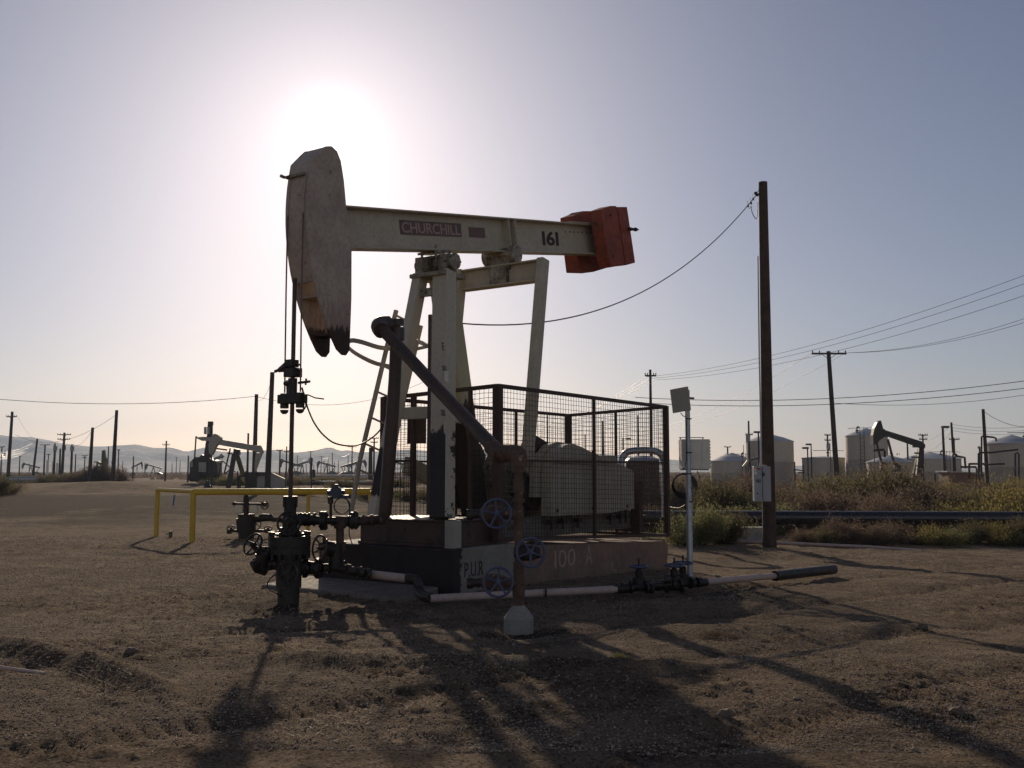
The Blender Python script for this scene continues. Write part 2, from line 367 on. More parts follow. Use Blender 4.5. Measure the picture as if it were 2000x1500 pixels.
# flatten beneath the foundation so nothing floats
nv = GX.size; co = np.empty((nv, 3), np.float32); co[:, 0] = GX.ravel(); co[:, 1] = GY.ravel(); co[:, 2] = GZ.ravel()
ny, nx = GX.shape; idx = np.arange(nv).reshape(ny, nx)
q = np.stack([idx[:-1, :-1], idx[:-1, 1:], idx[1:, 1:], idx[1:, :-1]], -1).reshape(-1, 4)
gm = bpy.data.meshes.new('ground'); gm.vertices.add(nv); gm.vertices.foreach_set('co', co.ravel())
gm.loops.add(q.size); gm.loops.foreach_set('vertex_index', q.ravel().astype(np.int32))
gm.polygons.add(len(q)); gm.polygons.foreach_set('loop_start', np.arange(0, q.size, 4, dtype=np.int32)); gm.polygons.foreach_set('loop_total', np.full(len(q), 4, np.int32))
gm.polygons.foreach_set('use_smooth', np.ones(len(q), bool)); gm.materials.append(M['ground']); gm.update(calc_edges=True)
go = bpy.data.objects.new('ground', gm); COL.objects.link(go); go['kind'] = 'structure'

# ------------------------------------------------------------------ hills
def hills():
    prof = [(-1500, 862), (-600, 850), (-200, 843), (0, 853), (60, 855), (120, 866), (180, 873), (215, 872), (268, 868), (300, 875), (330, 875), (365, 883), (400, 874), (430, 882), (480, 883),
            (540, 878), (575, 885), (615, 880), (645, 873), (665, 881), (682, 879), (700, 884), (740, 882), (800, 878), (850, 882), (900, 876), (960, 880), (1000, 882), (1100, 884), (1200, 888), (1300, 897), (1400, 905), (1600, 911), (2000, 913), (3500, 905)]
    hm, n, b = newmat('dry_hills'); pos = wpos(n)
    c = mixc(n, ramp(n, noise(n, .004, 6, .6, pos), .4, .62), (.24, .215, .18), (.10, .09, .078))
    c = mixc(n, ramp(n, noise(n, .02, 5, .7, pos), .52, .66), c, (.45, .41, .35))
    n.links.new(c, b.inputs['Base Color']); b.inputs['Roughness'].default_value = 1
    na, nr = 520, 46; vs = []
    pxs = np.linspace(-1500, 3500, na); pk = np.interp(pxs, [p[0] for p in prof], [p[1] for p in prof])
    ax = (pxs - 1000) / F
    rs = np.linspace(1500, 2750, nr); A, R = np.meshgrid(ax, rs)
    top = (920 - pk) / F; T = np.broadcast_to(top, A.shape)
    f = sstep(1500, 2500, R) ** 1.3 * (1 - sstep(2560, 2750, R))
    X = A * R; fold = np.abs(fbm(X + R * .35, R, .004, 5, 5)) * 2
    fold2 = fbm(X, R * .7, .0105, 9, 4)
    Zh = 1.6 + (T * 2500) * (f * (1 - .8 * fold * (1 - sstep(2350, 2500, R))) + fold2 * .30 * f * (1 - sstep(2400, 2520, R))) - 4
    Zh = Zh + 4 * sstep(1500, 2500, R) * (1 - sstep(2560, 2750, R))
    Zh = np.maximum(Zh, -.9)
    co = np.stack([X, R, Zh], -1).reshape(-1, 3); idx = np.arange(na * nr).reshape(nr, na)
    q = np.stack([idx[:-1, :-1], idx[:-1, 1:], idx[1:, 1:], idx[1:, :-1]], -1).reshape(-1, 4)
    me = bpy.data.meshes.new('hills'); me.from_pydata(co.tolist(), [], q.tolist()); me.materials.append(hm)
    me.polygons.foreach_set('use_smooth', [True] * len(me.polygons)); o = bpy.data.objects.new('hills', me); COL.objects.link(o); o['kind'] = 'structure'
hills()

# ------------------------------------------------------------------ lettering
def lettering(name, text, p0, xd, yd, height, width, m, parent, proud=.004, label=None, bold=0):
    cu = bpy.data.curves.new('tmp', 'FONT'); cu.body = text; cu.size = 1; cu.offset = bold; cu.extrude = .5; cu.resolution_u = 4
    o = bpy.data.objects.new('tmp', cu); COL.objects.link(o); dg = bpy.context.evaluated_depsgraph_get(); dg.update()
    me = bpy.data.meshes.new_from_object(o.evaluated_get(dg)); bpy.data.objects.remove(o); bpy.data.curves.remove(cu)
    me.name = name; v = np.array([tuple(q.co) for q in me.vertices]); mn = v.min(0); mx = v.max(0)
    xd = Vector(xd).normalized(); yd = Vector(yd).normalized(); nd = xd.cross(yd); org = ORG.get(parent.name, Vector())
    for i, q in enumerate(me.vertices):
        a = (v[i, 0] - mn[0]) / (mx[0] - mn[0]) * width; b = (v[i, 1] - mn[1]) / (mx[1] - mn[1]) * height; c = proud if v[i, 2] > 0 else -.002
        q.co = p0 + xd * a + yd * b + nd * c - org
    me.materials.clear(); me.materials.append(m)
    o = bpy.data.objects.new(name, me); COL.objects.link(o); o.parent = parent; ORG[o.name] = org
    if label: o['label'] = label
    return o
def handwheel(parent, c, n_, R, m, spokes=5, rot=0.3, tube=.013, stem=None):
    c = Vector(c); n_ = Vector(n_).normalized(); x = n_.orthogonal().normalized(); y = n_.cross(x)
    mb = MB(); mb.tube(arc(c, x, y, R, 0, 2 * math.pi, 28)[:-1], tube, 8, True)
    for i in range(spokes):
        a = rot + 2 * math.pi * i / spokes; d = x * math.cos(a) + y * math.sin(a)
        mb.tube([c + d * .02 - n_ * .02, c + d * R * .5 - n_ * .022, c + d * R], [tube * 1.15, tube * .8, tube * .95], 6)
    mb.cyl(c - n_ * .05, c + n_ * .012, R * .22, R * .17, 10); mb.cyl(c, c + n_ * .035, R * .09, n=6)
    if stem: mb.cyl(c - n_ * stem, c, .016, n=8)
    return mb.build('handwheel', m, parent)

# ================================================================== THE PUMPJACK
pj = thing('pumpjack', L(2.9, -.1, .6), 'large cream pumpjack with orange tail weights standing on the concrete base in the foreground', 'pumpjack')
# head
near = [(588, 395), (588, 430), (592, 470), (600, 505), (606, 535), (612, 560), (620, 592), (628, 622), (640, 655), (653, 686), (664, 688), (673, 680), (676, 600), (678, 493), (668, 405), (664, 346), (656, 318), (640, 302), (622, 298), (606, 306), (596, 330), (590, 362)]
pts = [LS(LP(x, y, -.17)) for x, y in near]
RC = (2.79, 4.80); R0 = 2.79
def hs_(z): return RC[0] - math.sqrt(max(0, R0 ** 2 - (z - RC[1]) ** 2))
zs = np.linspace(3.12, 5.42, 16)
outl = [(hs_(z), z) for z in zs] + [(.22, 5.58), (.30, 5.66), (.40, 5.69), (.50, 5.65), (.57, 5.54), (.63, 5.30), (.68, 4.97), (.79, 4.42), (.80, 3.8), (.78, 3.13), (.72, 3.06), (.66, 3.06)]
for t0 in (-.19, .145):
    MB().prism([L(s, t0, z) for s, z in outl], V * .045).build('head_side_plate', M['head'], hd if False else pj, .004) if False else None
hd = MB().prism([L(s, -.19, z) for s, z in outl], V * .03).prism([L(s, .16, z) for s, z in outl], V * .03).build('horse_head', M['head'], pj)
fp = MB(); zz = np.linspace(3.92, 5.42, 14)
for a, b in zip(zz[:-1], zz[1:]):
    fp.hexa([L(hs_(a) + .0, -.155, a), L(hs_(a) + .0, .155, a), L(hs_(a) + .03, .155, a), L(hs_(a) + .03, -.155, a), L(hs_(b) + .0, -.155, b), L(hs_(b) + .0, .155, b), L(hs_(b) + .03, .155, b), L(hs_(b) + .03, -.155, b)])
fp.hexa([L(hs_(5.42), -.155, 5.42), L(hs_(5.42), .155, 5.42), L(hs_(5.42) + .03, .155, 5.42), L(hs_(5.42) + .03, -.155, 5.42), L(.22, -.155, 5.575), L(.22, .155, 5.575), L(.25, .155, 5.575), L(.25, -.155, 5.575)])
tp = [(.22, 5.575), (.30, 5.655), (.40, 5.685), (.50, 5.645), (.57, 5.535), (.625, 5.30)]
for (s0, z0), (s1, z1) in zip(tp[:-1], tp[1:]): fp.hexa([L(s0, -.158, z0), L(s0, .158, z0), L(s0 , .158, z0 - .02), L(s0, -.158, z0 - .02), L(s1, -.158, z1), L(s1, .158, z1), L(s1, .158, z1 - .02), L(s1, -.158, z1 - .02)])
fp.build('head_face_plate', M['head'], hd)
for z0 in (3.3, 3.75, 4.5, 5.2): MB().lbox(hs_(z0) + .06, .74 if z0 < 5 else .6, -.158, .158, z0, z0 + .025).build('head_web', M['head'], hd)
MB().lbox(-.02, .1, -.12, .2, 5.23, 5.26).cyl(L(-.02, .2, 5.245), L(-.08, .2, 5.25), .02).build('cable_stop', M['saddle'], hd)
# walking beam (I section) along the tilt
b0 = Vector(LS(LP(672, 446, 0)) + (0,)); b1 = Vector(LS(LP(1170, 470, 0)) + (0,))
bd = (b1 - b0).normalized(); bs0 = b0 - bd * .15; bs1 = b1 + bd * .95
BD = (U * bd.x + Z * bd.y); BN = (-U * bd.y + Z * bd.x)
def B(a, t, n): return L(bs0.x, t, bs0.y) + BD * a + BN * n
BL = (bs1 - bs0).length
hh = .275; fw = .15
mb = MB()
def bbox(mb, a0, a1, t0, t1, n0, n1): return mb.box((B(a0, t0, n0) + B(a1, t1, n1)) / 2, BD * (a1 - a0) / 2, V * (t1 - t0) / 2, BN * (n1 - n0) / 2)
bbox(mb, 0, BL, -fw, fw, hh - .022, hh); bbox(mb, 0, BL, -fw, fw, -hh, -hh + .022); bbox(mb, 0, BL, -.012, .012, -hh + .022, hh - .022)
beam = mb.build('walking_beam', M['paint'], pj, .004)
def bpar(px, py):  # beam-plane coordinate a,n on the near web face
    q = LP(px, py, -.03) - B(0, 0, 0); return q.dot(BD), q.dot(BN)
ast, _ = bpar(992, 470)
for a in (ast - .09, ast + .09): bbox(MB(), a - .012, a + .012, -fw + .004, fw - .004, -hh + .024, hh - .024).build('web_stiffener', M['paint'], beam)
a2, _ = bpar(850, 470)
# name plate
a0, n0 = bpar(785, 467); a1, n1 = bpar(904, 469)
npl = bbox(MB(), a0, a1, -.020, -.012, -.10 + .05, .135 + .02).build('name_plate', M['sign'], beam)
lettering('lettering', 'CHURCHILL', B(a0 + .03, -.0205, -.025), BD, BN, .155, a1 - a0 - .07, M['signtext'], npl, bold=.02)
c0, _ = bpar(919, 467); c1, _ = bpar(950, 469)
bbox(MB(), c0, c1, -.019, -.012, -.045, .11).build('blank_plate', M['sign'], beam)
d0, _ = bpar(1062, 480); d1, _ = bpar(1092, 480)
lettering('stencil_number', 'I6I', B(d0, -.0125, -.13), BD, BN, .25, (d1 - d0) * 1.05, M['stencil'], beam, .003, bold=.03)
for i in range(8):
    e0, e1 = bpar(1106 + i * 8.2, 455); q = B(e0, -.0125, .13); MB().cyl(q, q - V * .004, .018, n=8).build('bolt_hole', M['stencil'], beam)
# centre saddle bearing
sdl = MB(); ps = L(2.76, 0, 4.62)
bbox(sdl, a2 - .16, a2 + .16, -.2, .2, -hh - .035, -hh - .002)
sdl.cyl(ps - V * .34, ps + V * .34, .085, n=18); sdl.cyl(ps - V * .26, ps + V * .0, .13, n=18); sdl.cyl(ps + V * .05, ps + V * .28, .13, n=18)
for t in (-.22, .22): sdl.lbox(2.62, 2.90, t - .06, t + .06, 4.42, 4.72)
sdl.cyl(ps - V * .34, ps - V * .37, .12, n=18)
for i in range(6): a = i * math.pi / 3; sdl.cyl(ps - V * .36 + (U * math.cos(a) + Z * math.sin(a)) * .09, ps - V * .395 + (U * math.cos(a) + Z * math.sin(a)) * .09, .014, n=6)
for s in (2.6, 2.92):
    for t in (-.13, .13): sdl.cyl(L(s, t, 4.60), L(s, t, 4.86), .02, n=6)
sdl.build('saddle_bearing', M['saddle'], pj, .006)
# samson post
def leg(a, b, w0, d0, m, side):
    a = Vector(a); b = Vector(b)
    o = MB().bar(a, b, w0, d0, side).build('samson_leg', m, pj, .008)
    return o
top = 4.46
leg(L(2.70, -.21, top), L(2.08, -.68, .97), .22, .27, M['leg'], U)
leg(L(2.66, .20, top), L(2.02, .46, .97), .20, .14, M['farleg'], U)
leg(L(2.92, 0, top), L(3.80, -.02, .66), .30, .30, M['rearleg'], U)
MB().lbox(2.52, 3.04, -.34, .30, 4.40, 4.46).build('post_cap', M['saddle'], pj, .006)
MB().bar(L(2.46, -.50, 2.42), L(2.43, .34, 2.42), .12, .17, U).bar(L(2.50, -.42, 2.36), L(3.3, -.05, 2.36), .1, .13, V).build('cross_brace', M['paint'], pj, .006)
MB().bar(L(2.62, -.23, 4.18), L(2.6, .2, 4.18), .06, .12, U).build('cross_brace', M['saddle'], pj, .004)
q = LP(872, 735, -.592); mb = MB().box(q, U * .04, V * .004, Z * .075); mb.build('notice_card', M['white'], pj)
def legface(px, py, t):
    return LP(px, py, t)
lettering('lettering', 'E', LP(864, 684, -.556), U, Z + V * .12, .11, .045, M['stencil'], pj, .004)
lettering('lettering', 'S01', LP(864, 724, -.592), U, Z + V * .12, .075, .09, M['stencil'], pj, .003)
lettering('lettering', 'S0L', LP(862, 812, -.66), U, Z + V * .12, .085, .10, M['stencil'], pj, .003)
mb = MB().tube([LP(885, 527, -.2), LP(889, 545, -.25), LP(890, 580, -.3), LP(890, 620, -.3), LP(886, 660, -.3), LP(884, 700, -.35)], .009, 6)
mb.build('grease_hose', M['alwire'], pj)
MB().bar(LP(841, 615, -.1), LP(838, 1005, -.3), .05, .05, U).build('conduit', M['brown'], pj)
# tail weights
wt = thing_w = None
def wblock(a0, a1, t0, t1, n0, n1, top_cut=.0):
    mb = MB(); mb.prism([B(a0, t0, n0), B(a1, t0, n0), B(a1, t0, n1), B(a1 - (a1 - a0) * .35, t0, n1 + .02), B(a0, t0, n1 - top_cut)], V * (t1 - t0)); return mb
fa, fn = bpar(1118, 470); ga, gn = bpar(1238, 470)
def near_an(px, py, t): q = LP(px, py, t) - B(0, 0, 0); return q.dot(BD), q.dot(BN)
def nearblock(poly, t, th):
    mb = MB(); pl = [near_an(x, y, t) for x, y in poly]; mb.prism([B(a, t, n) for a, n in pl], V * th); return mb
nearblock([(1174, 409), (1193, 402), (1204, 402), (1221, 517), (1194, 522), (1188, 505)], -.44, .24).build('tail_weight', M['orange'], pj, .012)
nearblock([(1206, 404), (1225, 404), (1241, 513), (1223, 518)], -.42, .22).build('tail_weight', M['orange'], pj, .012)
far = [near_an(x, y, .16) for x, y in [(1119, 422), (1134, 416), (1140, 412), (1160, 412), (1196, 425), (1196, 520), (1160, 531), (1131, 530), (1127, 498)]]
MB().prism([B(a, .16, n) for a, n in far], V * .28).build('tail_weight', M['orange'], pj, .012)
for bx_, by_ in ((1192, 420), (1197, 500)):
    q = LP(bx_, by_, -.445); MB().cyl(q, q - V * .02, .022, n=6).build('weight_bolt', M['dark'], pj)
ck, cn = near_an(1218, 450, -.3)
mb = MB(); q = B(ck, -.47, cn); mb.cyl(q - BD * .12, q + BD * .28, .018, n=8); mb.cyl(q - BD * .08, q - BD * .04, .04, n=6); mb.cyl(q + BD * .14, q + BD * .19, .04, n=6); mb.cyl(q + BD * .01, q + BD * .05, .03, n=6)
mb.build('tie_bolt', M['dark'], pj)
bbox(MB(), fa - .25, BL + .02, -.17, .17, hh + .002, hh + .02).build('weight_rail', M['paint'], pj)
# equalizer
es, ez = LS(LP(980, 498, 0)); mb = MB()
pe = L(es, 0, ez - .02)
bbox(mb, (pe - B(0, 0, 0)).dot(BD) - .15, (pe - B(0, 0, 0)).dot(BD) + .15, -.2, .2, -hh - .06, -hh - .002)
mb.cyl(pe - V * .27, pe + V * .27, .12, n=18); mb.cyl(pe - V * .3, pe - V * .2, .15, n=18); mb.cyl(pe + V * .2, pe + V * .3, .15, n=18)
mb.lbox(es - .1, es + .1, -.2, .2, ez - .26, ez - .02)
mb.build('equalizer_bearing', M['saddle'], pj, .006)
eq = L(es, 0, ez - .30)
mb = MB().lbox(es - .11, es + .11, -.78, .78, ez - .20, ez - .175).lbox(es - .11, es + .11, -.78, .78, ez - .51, ez - .485).lbox(es - .02, es + .02, -.78, .78, ez - .485, ez - .20)
mb.build('equalizer_beam', M['paint'], pj, .004)
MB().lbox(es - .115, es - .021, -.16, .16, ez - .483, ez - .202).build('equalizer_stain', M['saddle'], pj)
pinN = L(3.98, -.8, 1.83); pinF = L(3.98, .8, 1.83)
for t in (-.8, .8):
    a = L(es - .02, t, ez - .17); b = L(3.98, t, 1.75)
    MB().bar(a, b, .20, .12, U).build('pitman_arm', M['paint'], pj, .01)
# gearbox, cranks
gs_ = 4.95; gzc = 1.32
mb = MB()
mb.prism([L(s, -.36, z) for s, z in [(4.32, .78), (5.7, .78), (5.7, 1.35), (5.45, 1.72), (5.0, 1.92), (4.6, 1.9), (4.36, 1.6)]], V * .72)
mb.cyl(L(gs_, -.66, gzc), L(gs_, .66, gzc), .12, n=16); mb.cyl(L(gs_, -.42, gzc), L(gs_, .42, gzc), .26, n=20)
mb.build('gearbox', mat('grimy_gearbox', (.17, .15, .11), (.09, .075, .06), 3, .6, 0, .3, (.03, .022, .018), .56, 5, .5), pj, .02)
for t in (-.66, .66):
    c = L(gs_, t, gzc); pin = L(3.98, t, 1.83); d = (pin - c).normalized(); nrm = V.cross(d)
    mb = MB(); mb.prism([pin + d * .12 + nrm * .10, pin + d * .12 - nrm * .10, c - d * .35 - nrm * .2, c - d * .35 + nrm * .2], V * .12)
    mb.cyl(pin - V * .2, pin + V * .22, .09, n=14); mb.cyl(c - V * .05, c + V * .17, .17, n=18)
    ck = mb.build('crank_arm', M['beige'], pj, .012)
    mb = MB()
    for sg in (1, -1):
        cc = c + d * .55 + nrm * sg * .28
        mb.prism([cc - d * .35 - nrm * sg * .1, cc + d * .35 - nrm * sg * .1, cc + d * .30 + nrm * sg * .22, cc - d * .1 + nrm * sg * .30, cc - d * .32 + nrm * sg * .2], V * .2)
    mb.build('crank_weight', M['dark'], ck, .012)
# far-side belt cover seen through the left of the cage
MB().cyl(L(4.2, 1.0, 1.15), L(4.2, .9, 1.15), .3, n=20).bar(L(3.2, .9, 1.7), L(4.6, .9, 1.25), .12, .26, V).build('far_belt_arm', M['beige'], pj, .01)
gd = [(4.35, .92), (4.35, 1.55), (4.38, 1.7), (4.46, 1.84), (4.6, 1.94), (4.8, 2.01), (5.0, 2.03), (5.25, 1.99), (5.5, 1.93), (6.72, 1.68), (7.02, 1.62), (7.09, 1.56), (7.09, .95), (6.2, .90), (5.6, .90)]
gp = MB().prism([L(s, -1.0, z) for s, z in gd], V * .2).build('belt_guard', M['beige'], pj, .012)
g2 = [(4.2, 1.2), (4.22, 1.6), (4.35, 1.84), (4.6, 2.0), (4.85, 2.06), (5.1, 2.05), (5.5, 1.9), (5.5, 1.2)]
MB().prism([L(s, -.795, z) for s, z in g2], V * .12).build('guard_back_cover', M['beige'], gp, .01)
MB().tube(arc(L(5.9, -.85, 1.84), U, Z, .09, 0, math.pi, 10), .014, 6).build('lifting_ring', M['dark'], gp)
MB().lbox(6.2, 6.5, -.97, -.83, 1.72, 1.86).build('guard_vent', M['beige'], gp, .01)
for s in (4.5, 5.6, 6.8): MB().cyl(L(s, -1.003, 1.0), L(s, -1.02, 1.0), .025, n=8).build('cover_latch', M['dark'], gp)
mb = MB(); mc = L(7.3, -.3, 1.15); mb.cyl(mc - V * .32, mc + V * .32, .22, n=20); mb.cyl(mc - V * .36, mc - V * .32, .18, n=20); mb.lbox(7.1, 7.5, -.25, .1, .8, .95); mb.lbox(7.2, 7.4, -.62, -.5, 1.2, 1.4)
mb.build('motor', M['beige'], pj, .01)
for t_, h_ in ((-.98, 1.42), (.6, 1.3)): MB().lbox(7.30, 7.46, t_, t_ + .16, .52, h_).build('motor_stand_post', M['redskid'], pj, .006)
# skid
mb = MB()
for t in (-.62, .56):
    mb.lbox(2.95, 8.2, t - .09, t + .09, .62, .65).lbox(2.95, 8.2, t - .09, t + .09, .76, .79).lbox(2.95, 8.2, t - .012, t + .012, .65, .76)
for s in (3.3, 4.3, 5.5, 6.6, 7.9): mb.lbox(s - .05, s + .05, -.52, .46, .64, .77)
mb.build('skid_frame', M['redskid'], pj)
for i, s in enumerate((4.4, 4.75, 5.2, 6.3, 6.65, 6.85)):
    MB().lbox(s, s + .12, -.97, -.87, .79, .86).cyl(L(s + .06, -.92, .70), L(s + .06, -.92, .95), .02, n=6).build('hold_down_clamp', M['dark'], pj)
mb = MB().lbox(1.90, 2.9, -.99, .62, .64, .93).lbox(1.87, 2.92, -1.02, .64, .93, .955).lbox(1.86, 2.9, -1.0, .63, .60, .645)
zs_ = mat('plinth_steel', (.075, .036, .028), (.04, .026, .022), 4, .5, 0, .3, (.02, .015, .013), .55, 5, .4)
mb.build('front_plinth', zs_, pj, .008)
MB().lbox(1.855, 2.02, -1.05, -.90, .60, .958).build('plinth_corner_plate', M['farcream'], pj, .004)
MB().lbox(2.6, 8.1, .75, .8, .6, .9).build('skid_side_plate', M['redskid'], pj)
mb = MB().lbox(3.0, 7.6, -.80, -.76, .60, .915)
mb.build('skid_pale_plate', mat('skid_grey', (.20, .175, .15), (.14, .12, .10), 3, .7, 0, .2, (.06, .04, .03), .6, 6, .4), pj)
# bridle, carrier, polished rod
for t in (-.135, .135):
    bc_ = MB().tube([L(.0 - .012, t, 4.75), L(-.012, t, 3.8), L(0, t, 2.55)], .011, 6).build('bridle_cable', mat('dusty_cable', (.20, .15, .115), (.12, .09, .07), 30, .7, 0, .3), pj)
    MB().tube([L(hs_(z) - .01, t, z) for z in np.linspace(4.75, 5.24, 6)], .009, 6).build('cable_wrap', M['head'], bc_)
MB().cyl(L(0, 0, 1.2), L(0, 0, 3.95), .026, n=12).build('polished_rod', M['brown'], pj)
mb = MB(); mb.box(L(0, 0, 2.47), U * .07, V * .19, Z * .055)
for t in (-.135, .135): mb.cyl(L(0, t, 2.36), L(0, t, 2.54), .052, n=12); mb.cyl(L(0, t, 2.34), L(0, t, 2.30), .052, .02, 12); mb.lathe(L(0, t, 2.34), [(.052, 0), (.045, -.03), (.02, -.05)], Z, 12)
mb.cyl(L(0, 0, 2.42), L(0, 0, 2.72), .055, n=12)
cr = mb.build('carrier_bar', M['dark'], pj, .006)
mb = MB(); mb.box(L(0, 0, 2.79), U * .075, V * .085, Z * .055); mb.box(L(-.02, 0, 2.90), U * .06, V * .06, Z * .045)
mb.tube([L(-.02, .06, 2.87), L(-.02, .22, 2.83)], [.07, .03], 10); mb.cyl(L(-.02, .2, 2.835), L(-.02, .29, 2.82), .02, n=8)
for z in (2.76, 2.82, 2.88): mb.cyl(L(.0, -.13, z), L(0, .1, z), .014, n=6)
mb.cyl(L(-.03, -.03, 2.66), L(-.03, .1, 2.66), .03); mb.cyl(L(.0, .07, 2.45), L(.0, .09, 2.7), .02)
mb.build('rod_clamp', M['dark'], cr, .005)
mb = MB(); mb.cyl(L(0, -.1, 2.66), L(.02, -.27, 2.67), .016); mb.cyl(L(.02, -.2, 2.63), L(.02, -.21, 2.71), .012)
mb.tube([L(.0, -.16, 2.6), L(.0, -.2, 2.5), L(.0, -.24, 2.38), L(.0, -.2, 2.33), L(0, -.17, 2.42)], .012, 6); mb.tube([L(0, -.26, 2.51), L(.02, -.36, 2.47), L(.03, -.5, 2.45)], .008, 6)
mb.build('load_cell_arm', M['dark'], cr)
cb = [P(598, 787, 11.9), P(604, 805, 11.95), P(615, 828, 12.1), P(632, 850, 12.4), P(655, 866, 12.9), P(687, 871, 13.3), P(712, 864, 13.6), P(735, 848, 13.8), P(752, 826, 13.9), P(765, 800, 13.95), P(778, 770, 14.0), P(790, 738, 14.0), P(806, 700, 14.0)]
def smooth(pts, n=6):
    pts = [Vector(p) for p in pts]; out = []
    for i in range(len(pts) - 1):
        p0 = pts[max(i - 1, 0)]; p1 = pts[i]; p2 = pts[i + 1]; p3 = pts[min(i + 2, len(pts) - 1)]
        for k in range(n):
            t = k / n; out.append(.5 * ((2 * p1) + (p2 - p0) * t + (2 * p0 - 5 * p1 + 4 * p2 - p3) * t * t + (3 * p1 - p0 - 3 * p2 + p3) * t ** 3))
    return out + [pts[-1]]
MB().tube(smooth(cb), .011, 6).build('load_cell_cable', M['wire'], pj)

# ================================================================== FOUNDATION
fd = thing('concrete_foundation', L(5, 0, 0), 'long concrete foundation block under the big pumpjack, oil-blackened end and rust-red side', 'foundation')
def topz(s): return .60 - .28 * (s - 1.78) / (8.36 - 1.78)
mb = MB(); mb.hexa([L(1.78, -1.10, -.4), L(3.3, -1.10, -.4), L(3.3, 1.3, -.4), L(1.78, 1.3, -.4), L(1.78, -1.10, .597), L(3.3, -1.10, .597), L(3.3, 1.3, .597), L(1.78, 1.3, .597)])
mb.build('front_block', M['fconc'], fd, .02)
mb = MB(); prof = [(3.302, topz(3.0))] + [(8.2, topz(8.2)), (8.33, topz(8.2) - .04), (8.37, .15), (8.32, -.05), (8.35, -.5), (3.302, -.5)]
mb.prism([L(s, -1.04, z) for s, z in prof], V * 2.3); mb.build('rear_block', M['rconc'], fd, .02)
fr = fd
lettering('chalk_lettering', 'I00', L(4.35, -1.042, .14), U, Z, .27, .62, M['chalk'], fd, .004, 'chalky hand-painted digits fading at the left end')
lettering('chalk_lettering', 'A', L(5.28, -1.042, .12), U, Z, .31, .23, M['chalk'], fd, .004)
lettering('scratched_lettering', 'P.U.R', L(2.02, -1.102, .22), U, Z, .19, .42, M['stencil'], fd, .003)
mb = MB(); mb.prism([L(1.5, 1.6, z) + U * a for a, z in [(-.55, -.1), (.25, -.1), (.25, .12), (-.5, .06)]], -V * 2.5)
mb.build('footing', mat('dusty_footing', (.22, .18, .145), (.14, .11, .09), 4, .9, 0, .5, (.05, .04, .03), .6, 6, .5), fd, .03)

# ================================================================== SAFETY CAGE
cg = thing('safety_cage', L(5.5, 0, .55), 'rust-brown welded wire mesh safety cage around the pumpjack gearbox', 'cage')
tz = 2.78; cB = L(2.79, -1.09, 0); cC = L(8.22, -1.09, 0); cD = L(8.22, 1.0, 0); cF = L(2.79, 1.0, 0)
def bot(p): s = (p - W0).dot(U); return .645 - .24 * (s - 2.79) / 5.43
def tzf(p): return tz - .09 * ((p - W0).dot(V) + 1.09) / 2.1
def at(p, z): return Vector((p.x, p.y, z))
def cpost(p, w_, z0=None): MB().bar(at(p, bot(p) if z0 is None else z0), at(p, tzf(p) + .02), w_, w_, U).build('cage_post', M['cage'], cg, .004)
cpost(cB, .11); cpost(cC, .09); cpost(cD, .11); cpost(cF, .08)
cA = L(2.79, -.62, 0); cE = L(2.79, .42, 0)
for f in (.5,): cpost(cB.lerp(cC, f), .045)
for f in (.33, .66): cpost(cF.lerp(cD, f), .045)
cpost(cC.lerp(cD, .5), .04)
cpost(cA, .05); cpost(cE, .07)
def crail(a, b, h, w_=.045):
    MB().bar(at(a, h(a)), at(b, h(b)), w_, w_).build('cage_rail', M['cage'], cg)
for a, b in ((cB, cC), (cC, cD), (cF, cD), (cB, cA), (cE, cF)):
    crail(a, b, tzf, .055); crail(a, b, lambda p: bot(p) + .03, .05)
crail(cA, cE, tzf, .055)
for a, b in ((cB, cC), (cF, cD), (cE, cF)): crail(a, b, lambda p: 1.75, .03)
def meshpanel(a, b, off=0.0):
    a = Vector(a); b = Vector(b); Lh = (b - a).length; n = max(2, int(Lh / .078)); mb = MB(); d = (b - a).normalized(); nd = d.cross(Z)
    sd = random.random() * 9
    for i in range(n + 1):
        p = a.lerp(b, i / n); wv = nd * (.008 * math.sin(i * 1.7 + sd))
        z0, z1 = bot(p) + .02, tzf(p); mid = at(p, (z0 + z1) / 2) + wv + d * random.uniform(-.013, .013)
        mb.tube([at(p, z0), mid, at(p, z1)], .0042, 4)
    zt = tz - .02; m = int((zt - .45) / .078)
    for j in range(m + 1):
        fr_ = j / m; pts = []
        for k in range(9):
            p = a.lerp(b, k / 8); zz_ = (bot(p) + .02) * (1 - fr_) + (tzf(p) - .01) * fr_
            pts.append(at(p, zz_ + random.uniform(-.004, .004)) + nd * (.006 + .006 * math.sin(k * 2.1 + j + sd)))
        mb.tube(pts, .0042, 4)
    mb.build('mesh_panel', M['wiremesh'], cg)
for a, b in ((cB, cB.lerp(cC, .5)), (cB.lerp(cC, .5), cC), (cC, cD), (cF, cF.lerp(cD, .5)), (cF.lerp(cD, .5), cD), (cB, cA), (cE, cF)): meshpanel(a, b)
qh = LP(1310, 900, -1.09); mb = MB().tube([at(cC, 1.55) + U * .03, at(cC, 1.55) + U * .1, at(cC, 1.95) + U * .1, at(cC, 1.95) + U * .03], .01, 6); mb.build('gate_handle', M['cage'], cg)
p = P(814, 838, 14.75); MB().box(p, Vector((.145, 0, 0)), Vector((0, .006, 0)), Vector((0, 0, .22))).build('backing_board', M['brown'], cg)

